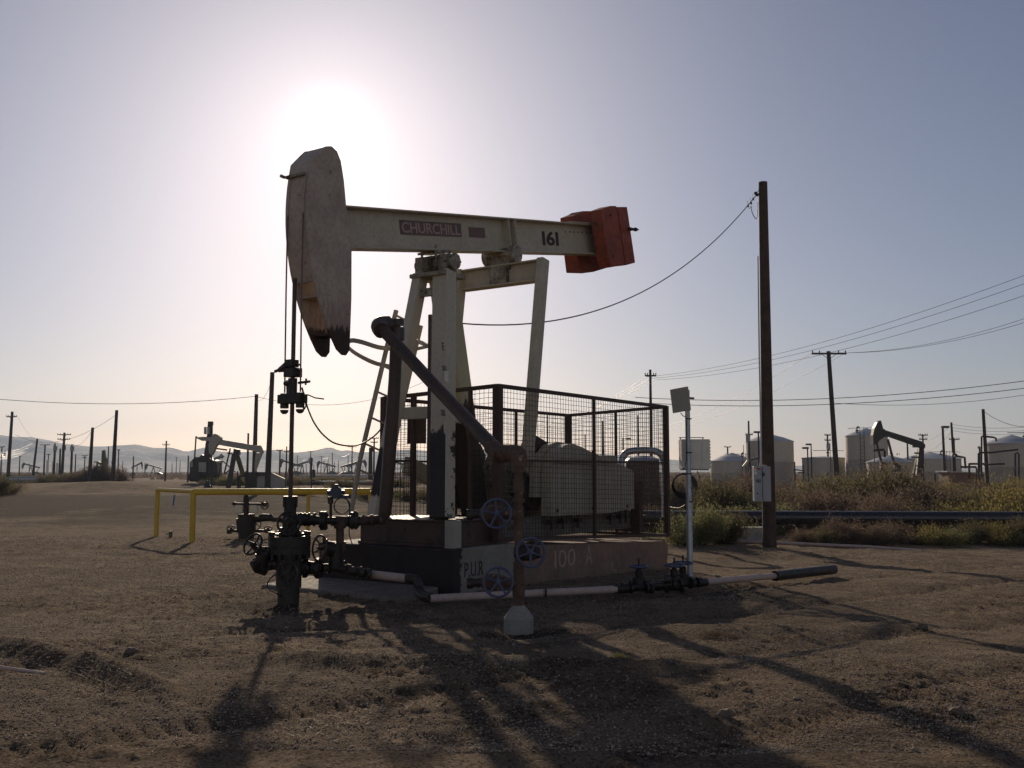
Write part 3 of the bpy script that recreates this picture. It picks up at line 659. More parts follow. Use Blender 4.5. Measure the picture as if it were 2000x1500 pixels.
# ================================================================== LADDER
ld = thing('ladder', P(700, 1000, 14.3), 'narrow steel ladder with a loop guard leaning behind the samson post', 'ladder')
r0 = [P(774, 606, 14.45), P(757, 672, 14.43), P(727, 798, 14.38), P(704, 894, 14.33), P(684, 1010, 14.25)]
r1 = [P(822, 636, 14.6), P(806, 704, 14.58), P(787, 787, 14.52), P(762, 884, 14.46), P(738, 1000, 14.4)]
for r_ in (r0, r1): MB().tube(r_, .036, 8).build('side_rail', M['farcream'], ld)
def onr(r_, y0): # interpolate by height
    for a, b in zip(r_[:-1], r_[1:]):
        if a.z >= y0 >= b.z: return a.lerp(b, (a.z - y0) / (a.z - b.z))
    return r_[0] if y0 > r_[0].z else r_[-1]
zt = r0[0].z - .07
while zt > 1.15:
    MB().cyl(onr(r0, zt), onr(r1, zt - .17), .016, n=6).build('rung', M['farcream'], ld); zt -= .385
def strip(pts, hgt, th, m, name, parent):
    mb = MB(); pts = [Vector(p) for p in pts]
    for a, b in zip(pts[:-1], pts[1:]): mb.bar(a, b, th, hgt)
    return mb.build(name, m, parent)
hp = smooth([P(762, 681, 14.35), P(738, 678, 13.9), P(706, 668, 13.6), P(686, 665, 13.75), P(678, 672, 14.0), P(686, 684, 14.4), P(708, 698, 14.8), P(735, 710, 14.9), P(768, 717, 14.6)], 4)
strip(hp, .065, .008, M['farcream'], 'guard_loop', ld)
MB().bar(P(805, 662, 14.5), P(838, 676, 13.9), .05, .05).bar(P(812, 682, 14.5), P(838, 676, 13.9), .04, .04).build('mounting_bracket', M['farcream'], ld)

# ================================================================== WELLHEAD
wh = thing('wellhead', L(0, 0, 0), 'black oily wellhead under the horse head of the big pumpjack', 'wellhead')
c0_ = L(0, 0, 0)
def wz(py): return (P(568, py, WY)).z
mb = MB(); mb.cyl(L(0, 0, -.15), L(0, 0, .22), .125, .13, 20); mb.cyl(L(0, 0, .22), L(0, 0, .60), .15, n=24)
mb.build('casing', M['dark'], wh)
mb = MB()
for z0, z1, r in ((.56, .62, .19), (.62, .70, .245), (.705, .83, .25), (.835, .86, .17)): mb.cyl(L(0, 0, z0), L(0, 0, z1), r, n=24)
mb.bolts(L(0, 0, .72), Z, .225, .026, .16, 12)
mb.build('bolted_flange', M['black'], wh, .004)
mb = MB(); mb.cyl(L(0, 0, .86), L(0, 0, .93), .115, n=20); mb.cyl(L(0, 0, .93), L(0, 0, 1.09), .09, n=18); mb.cyl(L(0, 0, 1.09), L(0, 0, 1.24), .075, n=16); mb.cyl(L(0, 0, 1.22), L(0, 0, 1.30), .09, n=8); mb.bolts(L(0, 0, 1.23), Z, .085, .013, .06, 6)
mb.build('stuffing_box', M['black'], wh)
X = Vector((1, 0, 0)); Yv = Vector((0, 1, 0))
def valve(parent, a, b, r, wheel_c=None, wheel_n=None, R=.1, mw=None, name='valve', m=None, rot=.3):
    a = Vector(a); b = Vector(b); d = (b - a).normalized(); l = (b - a).length; mb = MB(); c = (a + b) / 2
    mb.flange(a + d * .02, d, r * 1.75, .035); mb.flange(b - d * .02, d, r * 1.75, .035)
    mb.lathe(a, [(r * 1.1, 0), (r * 1.5, l * .3), (r * 1.6, l * .5), (r * 1.5, l * .7), (r * 1.1, l)], d, 16)
    if wheel_c is not None:
        wc = Vector(wheel_c); n = (wc - c).normalized(); mb.cyl(c, c + (wc - c) * .55, r * .95, r * .7, 10); mb.flange(c + (wc - c) * .4, n, r * 1.25, .03, 6); mb.cyl(c, wc, .016, n=8)
    v = mb.build(name, m or M['black'], parent)
    if wheel_c is not None: handwheel(v, wheel_c, wheel_n or n, R, mw or M['black'], rot=rot)
    return v
# left choke valve
kc = P(520, 1105, WY + .02)
mb = MB(); mb.cyl(L(0, 0, .45), P(532, 1100, WY), .07, n=14); mb.cyl(P(532, 1100, WY), P(500, 1103, WY), .085, n=14); mb.tube([P(520, 1112, WY), P(506, 1108, WY - .05), P(500, 1096, WY - .1)], .08, 12)
mb.cyl(P(512, 1105, WY - .05), P(518, 1078, WY - .1), .075, n=12); mb.cyl(P(497, 1104, WY), P(497, 1094, WY), .04); mb.cyl(P(508, 1098, WY - .05), P(494, 1104, WY - .1), .05)
mb.flange(P(514, 1088, WY - .05), (.3, 0, 1), .10, .03, 6)
ch = mb.build('choke_valve', M['black'], wh, .004)
MB().cyl(P(512, 1082, WY - .08), P(500, 1066, WY - .12), .055, n=12).cyl(P(500, 1066, WY - .12), P(488, 1062, WY - .15), .03).build('valve_bonnet', M['black'], ch)
handwheel(ch, P(494, 1063, WY - .15), (-.45, -.75, .45), .13, M['black'], 4)
MB().cyl(P(540, 1071, WY), P(508, 1070, WY), .018).build('needle_valve', M['black'], wh)
# wheels on the front
v1 = MB().cyl(L(0, 0, 1.03), P(564, 1020, WY - .22), .05).build('gate_valve', M['black'], wh); handwheel(v1, P(564, 1022, WY - .24), (-.1, -1, .1), .135, M['black'], 5)
v2 = MB().cyl(L(0, 0, .36), P(562, 1120, WY - .22), .06).flange(P(563, 1119, WY - .18), Yv, .11, .03).build('gate_valve', M['black'], wh); handwheel(v2, P(561, 1120, WY - .26), (-.05, -1, .12), .125, M['dark'], 5, .9)
# right wheel and lower arm
mb = MB(); lo = P(592, 1112, WY + .05); mb.cyl(L(0, 0, .42), P(600, 1109, WY + .1), .075, n=14); mb.flange(P(596, 1109, WY + .1), X, .12, .035); mb.cyl(P(600, 1109, WY + .1), P(622, 1110, WY + .2), .085, .07, 14); mb.flange(P(622, 1110, WY + .2), X, .125, .05)
mb.build('outlet_arm', M['black'], wh)
v3 = MB().cyl(P(650, 1073, WY + .25), P(634, 1070, WY + .2), .095, n=14).flange(P(636, 1070, WY + .2), (1, .2, 0), .11, .03).cyl(P(634, 1070, WY + .2), P(626, 1070, WY + .15), .03).cyl(P(655, 1060, WY + .28), P(655, 1110, WY + .28), .085, n=14).build('gate_valve', M['black'], wh)
handwheel(v3, P(624, 1070, WY + .12), (-.72, -.69, .1), .15, M['brown'], 5, .5)
MB().tube(smooth([P(538, 1122, WY - .05), P(528, 1130, WY - .1), P(522, 1142, WY - .1), P(527, 1152, WY - .1), P(538, 1158, WY - .12), P(550, 1165, WY - .15)]), .008, 6).build('drain_hose', M['wire'], wh)

# ================================================================== FLOW LINE (upper) + risers
fl = thing('flow_line', P(665, 1100, 12.3), 'dark brown flow line with tall riser and slanting pipe down to a rusty stand', 'pipework')
fy = WY + .15
def FP(px, py, y=None): return P(px, py, y or fy)
mb = MB(); mb.cyl(L(0, 0, 1.0), FP(600, 1014), .055, n=14); mb.cyl(FP(583, 1014), FP(606, 1015), .075, n=14); mb.cyl(FP(600, 1015), FP(628, 1017), .07, .05, 14); mb.cyl(FP(628, 1017), FP(655, 1017, fy + .1), .045, n=14)
for x in (578, 586, 594, 602, 612): mb.cyl(FP(x, 1014.5), FP(x + 3.5, 1014.5), .085, n=12)
mb.build('pipe', M['black'], fl)
mb = MB().flange(FP(629, 1017), X, .115, .03, 6).flange(FP(635, 1017), X, .115, .03, 6).cyl(FP(624, 1004), FP(637, 1004), .03).cyl(FP(626, 1030), FP(634, 1030), .03).build('union', M['black'], fl)
y2 = 12.1
mb = MB(); mb.cyl(FP(648, 1017, y2), FP(676, 1018, y2 + .1), .065, n=14); mb.cyl(FP(664, 1017, y2), FP(664, 1032, y2), .075, n=14); mb.cyl(FP(664, 1030, y2), FP(664, 1108, y2), .05, n=14); mb.cyl(FP(664, 1058, y2), FP(664, 1075, y2), .075, n=12); mb.cyl(FP(664, 1095, y2), FP(664, 1112, y2), .06)
mb.build('tee', M['redskid'], fl)
mb = MB().flange(FP(688, 1017, y2 + .15), (1, .15, 0), .11, .035, 6).flange(FP(695, 1017, y2 + .15), (1, .15, 0), .11, .035, 6).cyl(FP(678, 1018, y2 + .1), FP(700, 1018, y2 + .2), .07, n=14).cyl(FP(690, 1002, y2 + .15), FP(697, 1004, y2 + .15), .035).build('union', M['dark'], fl)
y3 = 12.45
mb = MB().cyl(FP(698, 1018, y2 + .2), FP(750, 1014, y3), .058, n=14)
for x in (706, 724, 742): mb.cyl(FP(x, 1018 - (x - 698) * .08, y2 + .25), FP(x + 6, 1017.5 - (x - 698) * .08, y2 + .25), .07, n=14)
mb.build('pipe', M['redskid'], fl)
MB().tube([FP(748, 1014, y3), FP(752, 1000, y3), FP(762, 870, y3 - .05), FP(771, 740, y3 - .1), FP(775, 650, y3 - .15)], [.07, .085, .085, .08, .08], 16).build('riser_pipe', M['brown'], fl)
mb = MB().tube([FP(775, 664, y3 - .15), FP(775, 640, y3 - .15)], .1, 14).cyl(FP(776, 624, y3 - .15), FP(776, 636, y3 - .15), .085, n=12).tube([FP(776, 634, y3 - .15), FP(762, 633, y3 - .22), FP(748, 634, y3 - .35)], [.08, .055, .085], 12)
mb.tube(smooth([FP(757, 632, y3 - .3), FP(744, 633, y3 - .4), FP(740, 638, y3 - .5), FP(745, 646, y3 - .62)], 4), .1, 14).cyl(FP(758, 625, y3 - .3), FP(758, 642, y3 - .3), .02)
mb.build('elbow', M['brown'], fl, 0)
MB().tube([P(744, 640, y3 - .55), P(860, 765, 11.1), P(975, 885, 10.0)], .075, 16).build('slanting_pipe', M['brown'], fl)
RX, RY = 1013, 9.72
def RP(py, px=RX, y=RY): return P(px, py, y)
base = G(1013, 1232); 
def RZ(py): return P(RX, py, RY).z
rx0 = P(RX, 1050, RY).x
mb = MB().tube([P(960, 872, 10.1), P(978, 890, 9.95)], .088, 14).tube([P(972, 884, 9.98), P(1000, 886, 9.8)], .07, 14).flange(P(986, 886, 9.9), (1, -.3, 0), .09, .05, 6)
mb.tube(smooth([P(996, 885, 9.82), P(1010, 886, 9.74), P(1014, 895, 9.72), P(1014, 912, 9.72)], 4), .085, 14)
mb.build('elbow', M['rust'], fl)
mb = MB(); R3 = lambda py: Vector((rx0, RY, RZ(py)))
mb.cyl(R3(905), R3(1195), .041, n=16)
for a, b, r in ((905, 922, .06), (935, 962, .052), (974, 981, .06), (990, 1010, .051), (1024, 1028, .058), (1052, 1056, .056), (1078, 1082, .054), (1098, 1140, .054), (1141, 1165, .062), (1167, 1188, .05)): mb.cyl(R3(a), R3(b), r, n=16)
mb.build('rusty_stand_pipe', M['rust'], fl)
mb = MB(); ft = Vector((rx0, RY, gz(rx0, RY))); zt_ = RZ(1195); zb = ft.z - .12
mb.lathe(Vector((rx0, RY, 0)), [(.145, zb), (.145, RZ(1207)), (.135, RZ(1203)), (.09, RZ(1190)), (.055, RZ(1182)), (.0, RZ(1182))], Z, 24)
mb.build('concrete_foot', M['conc'], fl)
def bluevalve(px, py, stub, wn, rot, m2=None, cap=True):
    c = P(px, py, RY - .28); mb = MB()
    mb.cyl(P(1010, py, RY), P(px, py, RY - .02), .05, n=14); mb.lathe(P(px + 18, py, RY), [(.05, 0), (.075, .06), (.085, .14), (.075, .2), (.05, .26)], -X, 14)
    mb.cyl(P(px, py, RY), c + Yv * .04, .035, n=10); mb.flange(P(px, py, RY - .1), Yv, .07, .03, 6)
    v = mb.build('side_valve', m2 or M['rust'], fl)
    if cap: MB().cyl(P(px - 28, py, RY), P(stub, py + 2, RY), .043, n=14).cyl(P(stub + 12, py + 1.5, RY), P(stub, py + 2, RY), .055, n=12).build('end_cap', M['dark'], v)
    handwheel(v, c, wn, .138, M['blue'], 5, rot)
bluevalve(970, 1003, 912, (-.12, -1, .05), .3)
bluevalve(1037, 1079, 0, (.22, -1, .12), .8, M['dark'], False)
bluevalve(973, 1137, 912, (.08, -1, .12), .1)
MB().cyl(P(1013, 1006, RY), P(948, 1003, RY + .02), .05, n=12).build('pipe_nipple', M['rust'], fl)
# pressure switch over the tee
ps_ = thing('pressure_gauge', P(656, 1010, 12.12), 'round dark blue pressure gauge head on a short stem above the flow line', 'gauge')
MB().cyl(P(646, 1010, y2), P(646, 975, y2), .018, n=8).cyl(P(646, 984, y2), P(645, 970, y2), .035, n=10).build('stem', M['dark'], ps_)
gm_ = mat('dark_blue_iron', (.035, .045, .075), None, 6, .35, .3, .2)
q = P(657, 962, y2); MB().cyl(q + Yv * .04, q - Yv * .05, .075, n=20).cyl(q - Yv * .05, q - Yv * .06, .05, n=20).cyl(q - X * .11, q + X * .1, .03, n=10).box(q + X * .1 - Z * .05, X * .05, Yv * .03, Z * .02).cyl(q + Z * .05, q + Z * .1, .025).build('gauge_head', gm_, ps_)
ccen = P(668, 988, y2); MB().tube(arc(ccen, X, Z, .098, 0, 2 * math.pi, 24)[:-1], .0075, 6, True).tube(smooth([P(672, 970, y2), P(680, 980, y2), P(683, 1000, y2 - .02), P(682, 1040, y2), P(687, 1060, y2), P(690, 1068, y2)]), .007, 6).build('coiled_cable', M['wire'], ps_)

# ================================================================== GROUND PIPES
g1 = thing('ground_pipe', G(1020, 1165), 'pale pipe at the foot of the foundation with dark elbows and blue wheel valves', 'pipe')
mb = MB(); pa = P(664, 1106, 12.15); mb.cyl(P(630, 1109, 12.0), P(664, 1108, 12.1), .05, n=12); mb.cyl(P(654, 1108, 12.1), P(722, 1122, 12.25), .055, n=14)
for x, y in ((640, 1109), (676, 1112), (700, 1117), (716, 1120)): mb.cyl(P(x, y, 12.1), P(x + 7, y + 1, 12.12), .07, n=12)
mb.build('dark_pipe', M['dark'], g1)
MB().tube([P(718, 1121, 12.25), P(805, 1131, 12.0)], .052, 16).build('pale_pipe', M['pink'], g1)
mb = MB().tube(smooth([P(795, 1130, 12.02), P(808, 1131, 11.98), P(816, 1138, 11.95), P(818, 1152, 11.9), P(826, 1164, 11.75), P(842, 1168, 11.6)], 4), .062, 14)
mb.build('elbow', M['dark'], g1)
e1 = P(840, 1169, 11.6); e2 = P(1203, 1151, 12.6)
pp = [e1.lerp(e2, i / 8) for i in range(9)]
MB().tube(pp, .047, 16).build('pale_pipe', M['pink'], g1)
mb = MB()
for x, y in ((1044, 1159), (1066, 1158)): q = P(x, y, 12.15); mb.cyl(q - X * .012, q + X * .012, .0495, n=14)
mb.build('tape_band', M['dark'], g1)
mb = MB(); mb.cyl(P(1198, 1151, 12.6), P(1222, 1150, 12.65), .055, n=12)
for i, x in enumerate((1205, 1212, 1222, 1230, 1262, 1270)): mb.cyl(P(x, 1149, 12.65), P(x + 5, 1149, 12.66), .066 if i % 2 else .058, n=12)
mb.cyl(P(1222, 1148, 12.65), P(1372, 1137, 13.0), .042, n=12)
for x in (1282, 1295, 1312, 1326, 1350, 1362): mb.cyl(P(x, 1145 - (x - 1282) * .09, 12.85), P(x + 7, 1144 - (x - 1282) * .09, 12.87), .065, n=12)
mb.build('dark_fittings', M['black'], g1)
def upvalve(px, yb, yw, D, R, m=M['blue']):
    mb = MB(); a = P(px, yb, D); b = P(px, yw, D); hgt = b.z - a.z
    mb.cyl(a - X * .12, a + X * .12, .06, n=12); mb.flange(a - X * .1, X, .085, .03, 6); mb.flange(a + X * .1, X, .085, .03, 6); mb.lathe(a, [(.075, -.03), (.075, hgt * .35), (.045, hgt * .4), (.05, hgt * .75), (.03, hgt * .85), (.02, hgt * .9)], Z, 14)
    mb.flange(a + Z * hgt * .38, Z, .08, .03, 6); mb.cyl(a, b + Z * .1, .012, n=6)
    v = mb.build('upright_valve', M['black'], g1); handwheel(v, b, (0.02, -.03, 1), R, m, 5, .2)
upvalve(1248, 1146, 1106, 12.75, .115)
upvalve(1317, 1145, 1104, 12.9, .13); upvalve(1334, 1138, 1099, 13.3, .13)
mb = MB().cyl(P(1299, 1131, 12.8), P(1309, 1130, 12.8), .06, n=12).cyl(P(1306, 1130, 12.8), P(1316, 1135, 12.9), .03).build('drain_cap', M['dark'], g1)
g2_ = thing('ground_pipe', G(1500, 1125), 'pale pipe running out to the right into a dark plastic sleeve on the gravel', 'pipe')
a = P(1366, 1138, 13.0); b = P(1520, 1124, 14.6); MB().tube([a, b], .045, 16).build('pale_pipe', M['pink'], g2_)
MB().cyl(P(1364, 1138, 12.98), P(1378, 1137, 13.1), .055, n=12).build('dark_collar', M['black'], g2_)
a = P(1513, 1125, 14.5); b = P(1628, 1112, 15.7); mb = MB(); mb.cyl(a, b, .075, n=16, caps=False); mb.cyl(a, b, .066, n=16, caps=False)
mb.build('plastic_sleeve', M['dark'], g2_)

# ================================================================== UTILITY POLE with box
pb = Vector((P(1503, 1066, 23.0).x, 23.0, gz(6, 23) - .05))
up = thing('utility_pole', pb, 'tall brown wooden utility pole with a grey switch box marked 161', 'utility pole')
ptop = P(1490, 356, 23.0)
MB().tube([pb - Z * .3, pb.lerp(ptop, .5), ptop], [.165, .13, .105], 20).build('pole_shaft', M['wood'], up)
MB().tube([P(1480, 500, 22.83), P(1483, 700, 22.8), P(1487, 890, 22.78), P(1484, 915, 22.7)], .018, 6).build('conduit', M['galv'], up)
MB().cyl(P(1491, 978, 22.75), pb + Vector((-.17, -.18, -.1)), .022, n=8).build('lower_conduit', M['dark'], up)
bc = P(1487.5, 945, 22.72)
sb = MB().box(bc, Vector((.193, 0, 0)), Vector((0, .09, 0)), Z * .405).build('switch_box', M['boxgrey'], up, .008)
fx = bc.y - .092
MB().box(Vector((bc.x + .0, fx - .003, bc.z)), X * .006, Yv * .004, Z * .39).box(Vector((bc.x + .02, fx - .02, bc.z + .22)), X * .02, Yv * .02, Z * .04).cyl((bc.x - .12, fx - .0, bc.z - .22), (bc.x - .12, fx - .015, bc.z - .22), .018).build('door_latch', M['dark'], sb)
MB().box(Vector((bc.x - .09, fx - .001, bc.z + .345)), X * .05, Yv * .003, Z * .02).build('red_sticker', M['red'], sb)
MB().box(Vector((bc.x - .165, fx - .001, bc.z + .33)), X * .022, Yv * .003, Z * .03).box(Vector((bc.x - .155, fx - .001, bc.z + .25)), X * .03, Yv * .003, Z * .035).build('white_sticker', M['white'], sb)
lettering('stencil_number', 'I6I', Vector((bc.x - .14, fx, bc.z + .03)), X, Z, .085, .095, M['stencil'], sb, .003, bold=.02)
lettering('stencil_number', '70', P(1489, 914, 22.86), X, Z, .07, .11, M['white'], up, .006)
mb = MB(); wa = P(1479, 378, 22.9)
mb.lathe(wa - X * .03, [(.02, -.05), (.045, -.02), (.045, .0), (.025, .02), (.045, .04), (.045, .06), (.02, .08)], (.7, 0, -.6), 10); mb.cyl(P(1482, 371, 22.9), P(1479, 376, 22.9), .008)
mb.build('insulator', M['dark'], up)
mb = MB().tube(smooth([P(1467, 402, 22.8), P(1469, 415, 22.8), P(1476, 427, 22.8), P(1479, 420, 22.8), P(1480, 395, 22.85)], 5), .009, 6)
for x, y in ((1461, 402), (1467, 397), (1471, 389)): mb.cyl(P(x, y - 2, 22.8), P(x, y + 2, 22.8), .024, n=8); mb.cyl(P(x - 1.5, y - 11, 22.8), P(x, y, 22.8), .005, n=4)
mb.tube([P(1461, 403, 22.8), P(1464, 408, 22.8), P(1467, 403, 22.8)], .007, 5).build('drip_loop', M['wire'], up)

# ================================================================== SENSOR POST
sx = P(1348, 1115, 15.4); sb0 = Vector((sx.x, 15.4, gz(sx.x, 15.4)))
sp_ = thing('equipment_post', sb0, 'galvanised post carrying a tilted panel and a cream equipment box', 'post')
stop = P(1342, 762, 15.4)
MB().tube([sb0 - Z * .2, sb0.lerp(stop, .45), sb0.lerp(stop, .45) + Z * .02, stop], [.048, .048, .04, .04], 16).build('post_pipe', M['galv'], sp_)
mb = MB()
for y_ in (818, 884, 925, 980): q = P(1344 + (y_ - 762) * .012, y_, 15.4); mb.cyl(q - Z * .01, q + Z * .01, .05, n=12)
mb.build('band_clamp', M['dark'], sp_)
pc = P(1329, 781, 15.25); tl = Matrix.Rotation(math.radians(8), 3, 'Y')
pn = MB().box(pc, Vector((.125, -.07, .02)), Vector((.012, .02, 0)), Vector((.02, .0, -.185))).build('antenna_panel', M['farcream'], sp_, .004)
MB().cyl(P(1338, 777, 15.4), P(1356, 778, 15.38), .016, n=8).box(P(1338, 778, 15.35), X * .03, Yv * .05, Z * .03).build('panel_bracket', M['dark'], sp_)
MB().tube(smooth([P(1329, 806, 15.3), P(1334, 812, 15.32), P(1340, 818, 15.35), P(1340, 850, 15.34), P(1340, 900, 15.33), P(1334, 915, 15.3)]), .007, 6).build('signal_cable', M['wire'], sp_)
q = P(1356, 887, 15.62); eb = MB().box(q, X * .225, Yv * .13, Z * .235).box(q + X * .1 - Yv * .135, X * .002, Yv * .004, Z * .22).build('equipment_box', M['white'], sp_, .012)
mb = MB()
for i in range(9): mb.box(q + X * .232 - Yv * .05 + Z * (.2 - i * .05), X * .012, Yv * .04, Z * .013)
mb.build('hinge_clips', M['dark'], eb)
MB().box(q + Z * .265 - X * .04, X * .2, Yv * .02, Z * .006).box(q + Z * .25 - X * .22, X * .006, Yv * .02, Z * .02).box(q + Z * .25 + X * .14, X * .006, Yv * .02, Z * .02).build('mounting_rail', M['boxgrey'], eb)
MB().box(q - Z * .245, X * .21, Yv * .1, Z * .012).build('mounting_rail', M['boxgrey'], eb)
mb = MB()
for i in range(5):
    cc = P(1334 + i * .8, 945 + i, 15.42 + .02 * i); mb.tube(arc(cc, X, Z, .15 + .012 * i, 0, 2 * math.pi, 22)[:-1], .009, 5, True)
mb.tube(smooth([P(1362, 920, 15.5), P(1366, 935, 15.45), P(1352, 955, 15.4), P(1349, 975, 15.38)]), .006, 5)
mb.tube(smooth([P(1340, 985, 15.38), P(1325, 992, 15.7), P(1308, 990, 16.5)]), .006, 5)
mb.build('coiled_cable', M['wire'], sp_)

# ================================================================== YELLOW GUARD RAIL
pA = G(305, 1048); pBB = G(375, 1060); pC = G(601, 1043); pD = G(722, 1056)
yr = thing('guard_rail', pBB, 'yellow pipe guard rail around the second wellhead', 'guard rail')
rt = 1.13
def yp(p, r=.055): MB().cyl(p - Z * .2, at(p, rt), r, n=14).build('rail_post', M['yellow'], yr)
yp(pA, .06); yp(pBB, .065); yp(pC, .05); yp(pD, .055)
for a, b, r, z in ((pA, pBB, .05, rt), (pBB, pD, .075, rt - .01), (pC, pD, .04, rt - .06)): MB().tube([at(a, z), at(b, z)], r, 14).build('top_rail', M['yellow'], yr)
rb = MB(); q = P(341, 967, 23); rb.bar(q, P(338, 988, 23), .035, .004, X); o = rb.build('ribbon', M['cyan'], yr)
# second wellhead
w2b = G(482, 1052)
w2 = thing('wellhead', w2b, 'small rusty black wellhead standing behind the yellow guard rail', 'wellhead')
D2 = w2b.y
def Q(px, py, dy=0): return P(px, py, D2 + dy)
mb = MB()
for y0, y1, r in ((1056, 1038, .19), (1040, 1022, .23), (1024, 1012, .24), (1012, 1004, .2)): mb.cyl(Q(481, y0), Q(481, y1), r, n=20)
mb.bolts(Q(481, 1020), Z, .22, .025, .06, 10); mb.build('casing_head', M['black'], w2)
MB().cyl(Q(481, 1006), Q(481, 975), .065, n=14).cyl(Q(481, 978), Q(481, 968), .07, n=12).cyl(Q(481, 970), Q(481, 966), .055).build('tubing_head', M['black'], w2)
mb = MB().cyl(Q(456, 984), Q(520, 985), .03, n=10); mb.lathe(Q(458, 984), [(.03, -.06), (.05, 0), (.03, .06)], X, 10); mb.cyl(Q(512, 985), Q(522, 985), .05, n=10)
uv = mb.build('upper_valve_arm', M['dark'], w2); handwheel(uv, Q(517, 987, -.15), (.4, -1, 0), .09, M['dark'], 4)
mb = MB().cyl(Q(444, 1037), Q(530, 1037), .035, n=10).cyl(Q(444, 1038), Q(452, 1038), .06, n=10).cyl(Q(518, 1037), Q(528, 1037), .055, n=10)
lv = mb.build('lower_valve_arm', M['dark'], w2); handwheel(lv, Q(451, 1031, -.05), (.1, -.5, .8), .09, M['dark'], 4); handwheel(lv, Q(524, 1032, -.05), (.1, -.5, .8), .09, M['dark'], 4)
handwheel(lv, Q(499, 1022, -.28), (.75, -.6, .1), .16, M['black'], 4)
MB().tube([Q(481, 1014), Q(505, 1014), Q(512, 1011), Q(530, 1011), Q(534, 1015), Q(556, 1015), Q(640, 1016, 2)], [.07, .08, .1, .09, .06, .04, .04], 12).build('side_outlet', M['black'], w2)
for x in (468, 496): MB().box(Q(x, 994, .05), X * .10, Yv * .08, Z * .105).build('white_drum', M['white'], w2, .03)
sp1 = G(333, 1050); tag(MB().cyl(sp1 - Z * .1, sp1 + Z * .16, .045, n=12).cyl(sp1 + Z * .1, sp1 + Z * .08 - X * .12, .012).build('pipe_stub', M['fargreen']), 'short green pipe stub sticking out of the gravel between the yellow posts', 'pipe stub')

# ================================================================== PIPELINE
pl_ = thing('pipeline', P(1500, 1040, 26), 'long dark steel pipeline on low supports crossing behind the utility pole', 'pipeline')
a = P(1180, 1010, 27.2); b = P(2350, 1014, 24.6)
MB().tube([a, P(1500, 1011, 26.4), P(2000, 1013, 25.4), b], .182, 32).build('pipe', M['pipeline'], pl_)
MB().cyl(P(1926, 1013, 25.54), P(1930, 1013, 25.53), .188, n=32).build('weld_collar', M['pipeline'], pl_)
for x in (1250, 1560, 1870, 2180):
    q = P(x, 1011, 26.3 - (x - 1500) * .002); MB().bar(Vector((q.x, q.y + .0, gz(q.x, q.y) - .1)), Vector((q.x, q.y, q.z - .16)), .12, .3, X).bar(Vector((q.x - .02, q.y - .35, q.z - .19)), Vector((q.x - .02, q.y + .35, q.z - .19)), .1, .08).build('support', M['dark'], pl_)
mb = MB(); a = G(1400, 1060); b = G(1512, 1064); c = G(1700, 1072); d = G(1800, 1078)
tag(mb.tube([a + Z * .04, b + Z * .05, c + Z * .04, d + Z * .02], .04, 12).build('thin_pipe', M['pink']), 'thin sandy pipe lying on the gravel behind the utility pole base', 'pipe')
q = G(1672, 1067); tag(MB().box(q + Z * .07 + Yv * .5, X * .2, Yv * .12, Z * .07).build('timber_block', M['darkwood'], None, .01), 'small timber block lying beside the thin sandy pipe', 'block')
q = P(1450, 1048, 25.2); tag(MB().box(Vector((q.x, 25.2, gz(q.x, 25.2) + .17)), X * .72, Yv * .25, Z * .2).build('concrete_block', M['conc'], None, .03), 'low weathered concrete block under the pipeline left of the utility pole', 'block')
# inverted U pipe
up2 = thing('expansion_loop', P(1255, 990, 24), 'silvery inverted U pipe loop behind the right end of the cage', 'pipe')
D = 24.5
MB().tube(smooth([P(1213, 1010, D), P(1213, 930, D), P(1214, 900, D), P(1222, 885, D), P(1240, 880, D), P(1272, 880, D), P(1288, 885, D), P(1297, 900, D), P(1299, 930, D), P(1299, 1010, D)], 4), .085, 16).build('loop_pipe', M['galv'], up2)
rt_ = thing('rusty_tank', P(1256, 960, 36), 'small rust-orange drum tank framed by the silvery pipe loop', 'tank')
q0 = P(1256, 1005, 36); q0.z = gz(q0.x, 36) - .1; tp = P(1256, 900, 36)
MB().cyl(q0, Vector((q0.x, 36, tp.z)), .62, n=28).build('tank_wall', M['rust'], rt_); MB().lathe(Vector((q0.x, 36, tp.z)), [(.64, 0), (.55, .1), (.3, .18), (0, .2)], Z, 28).build('tank_lid', M['roof'], rt_)
def marker(): pass

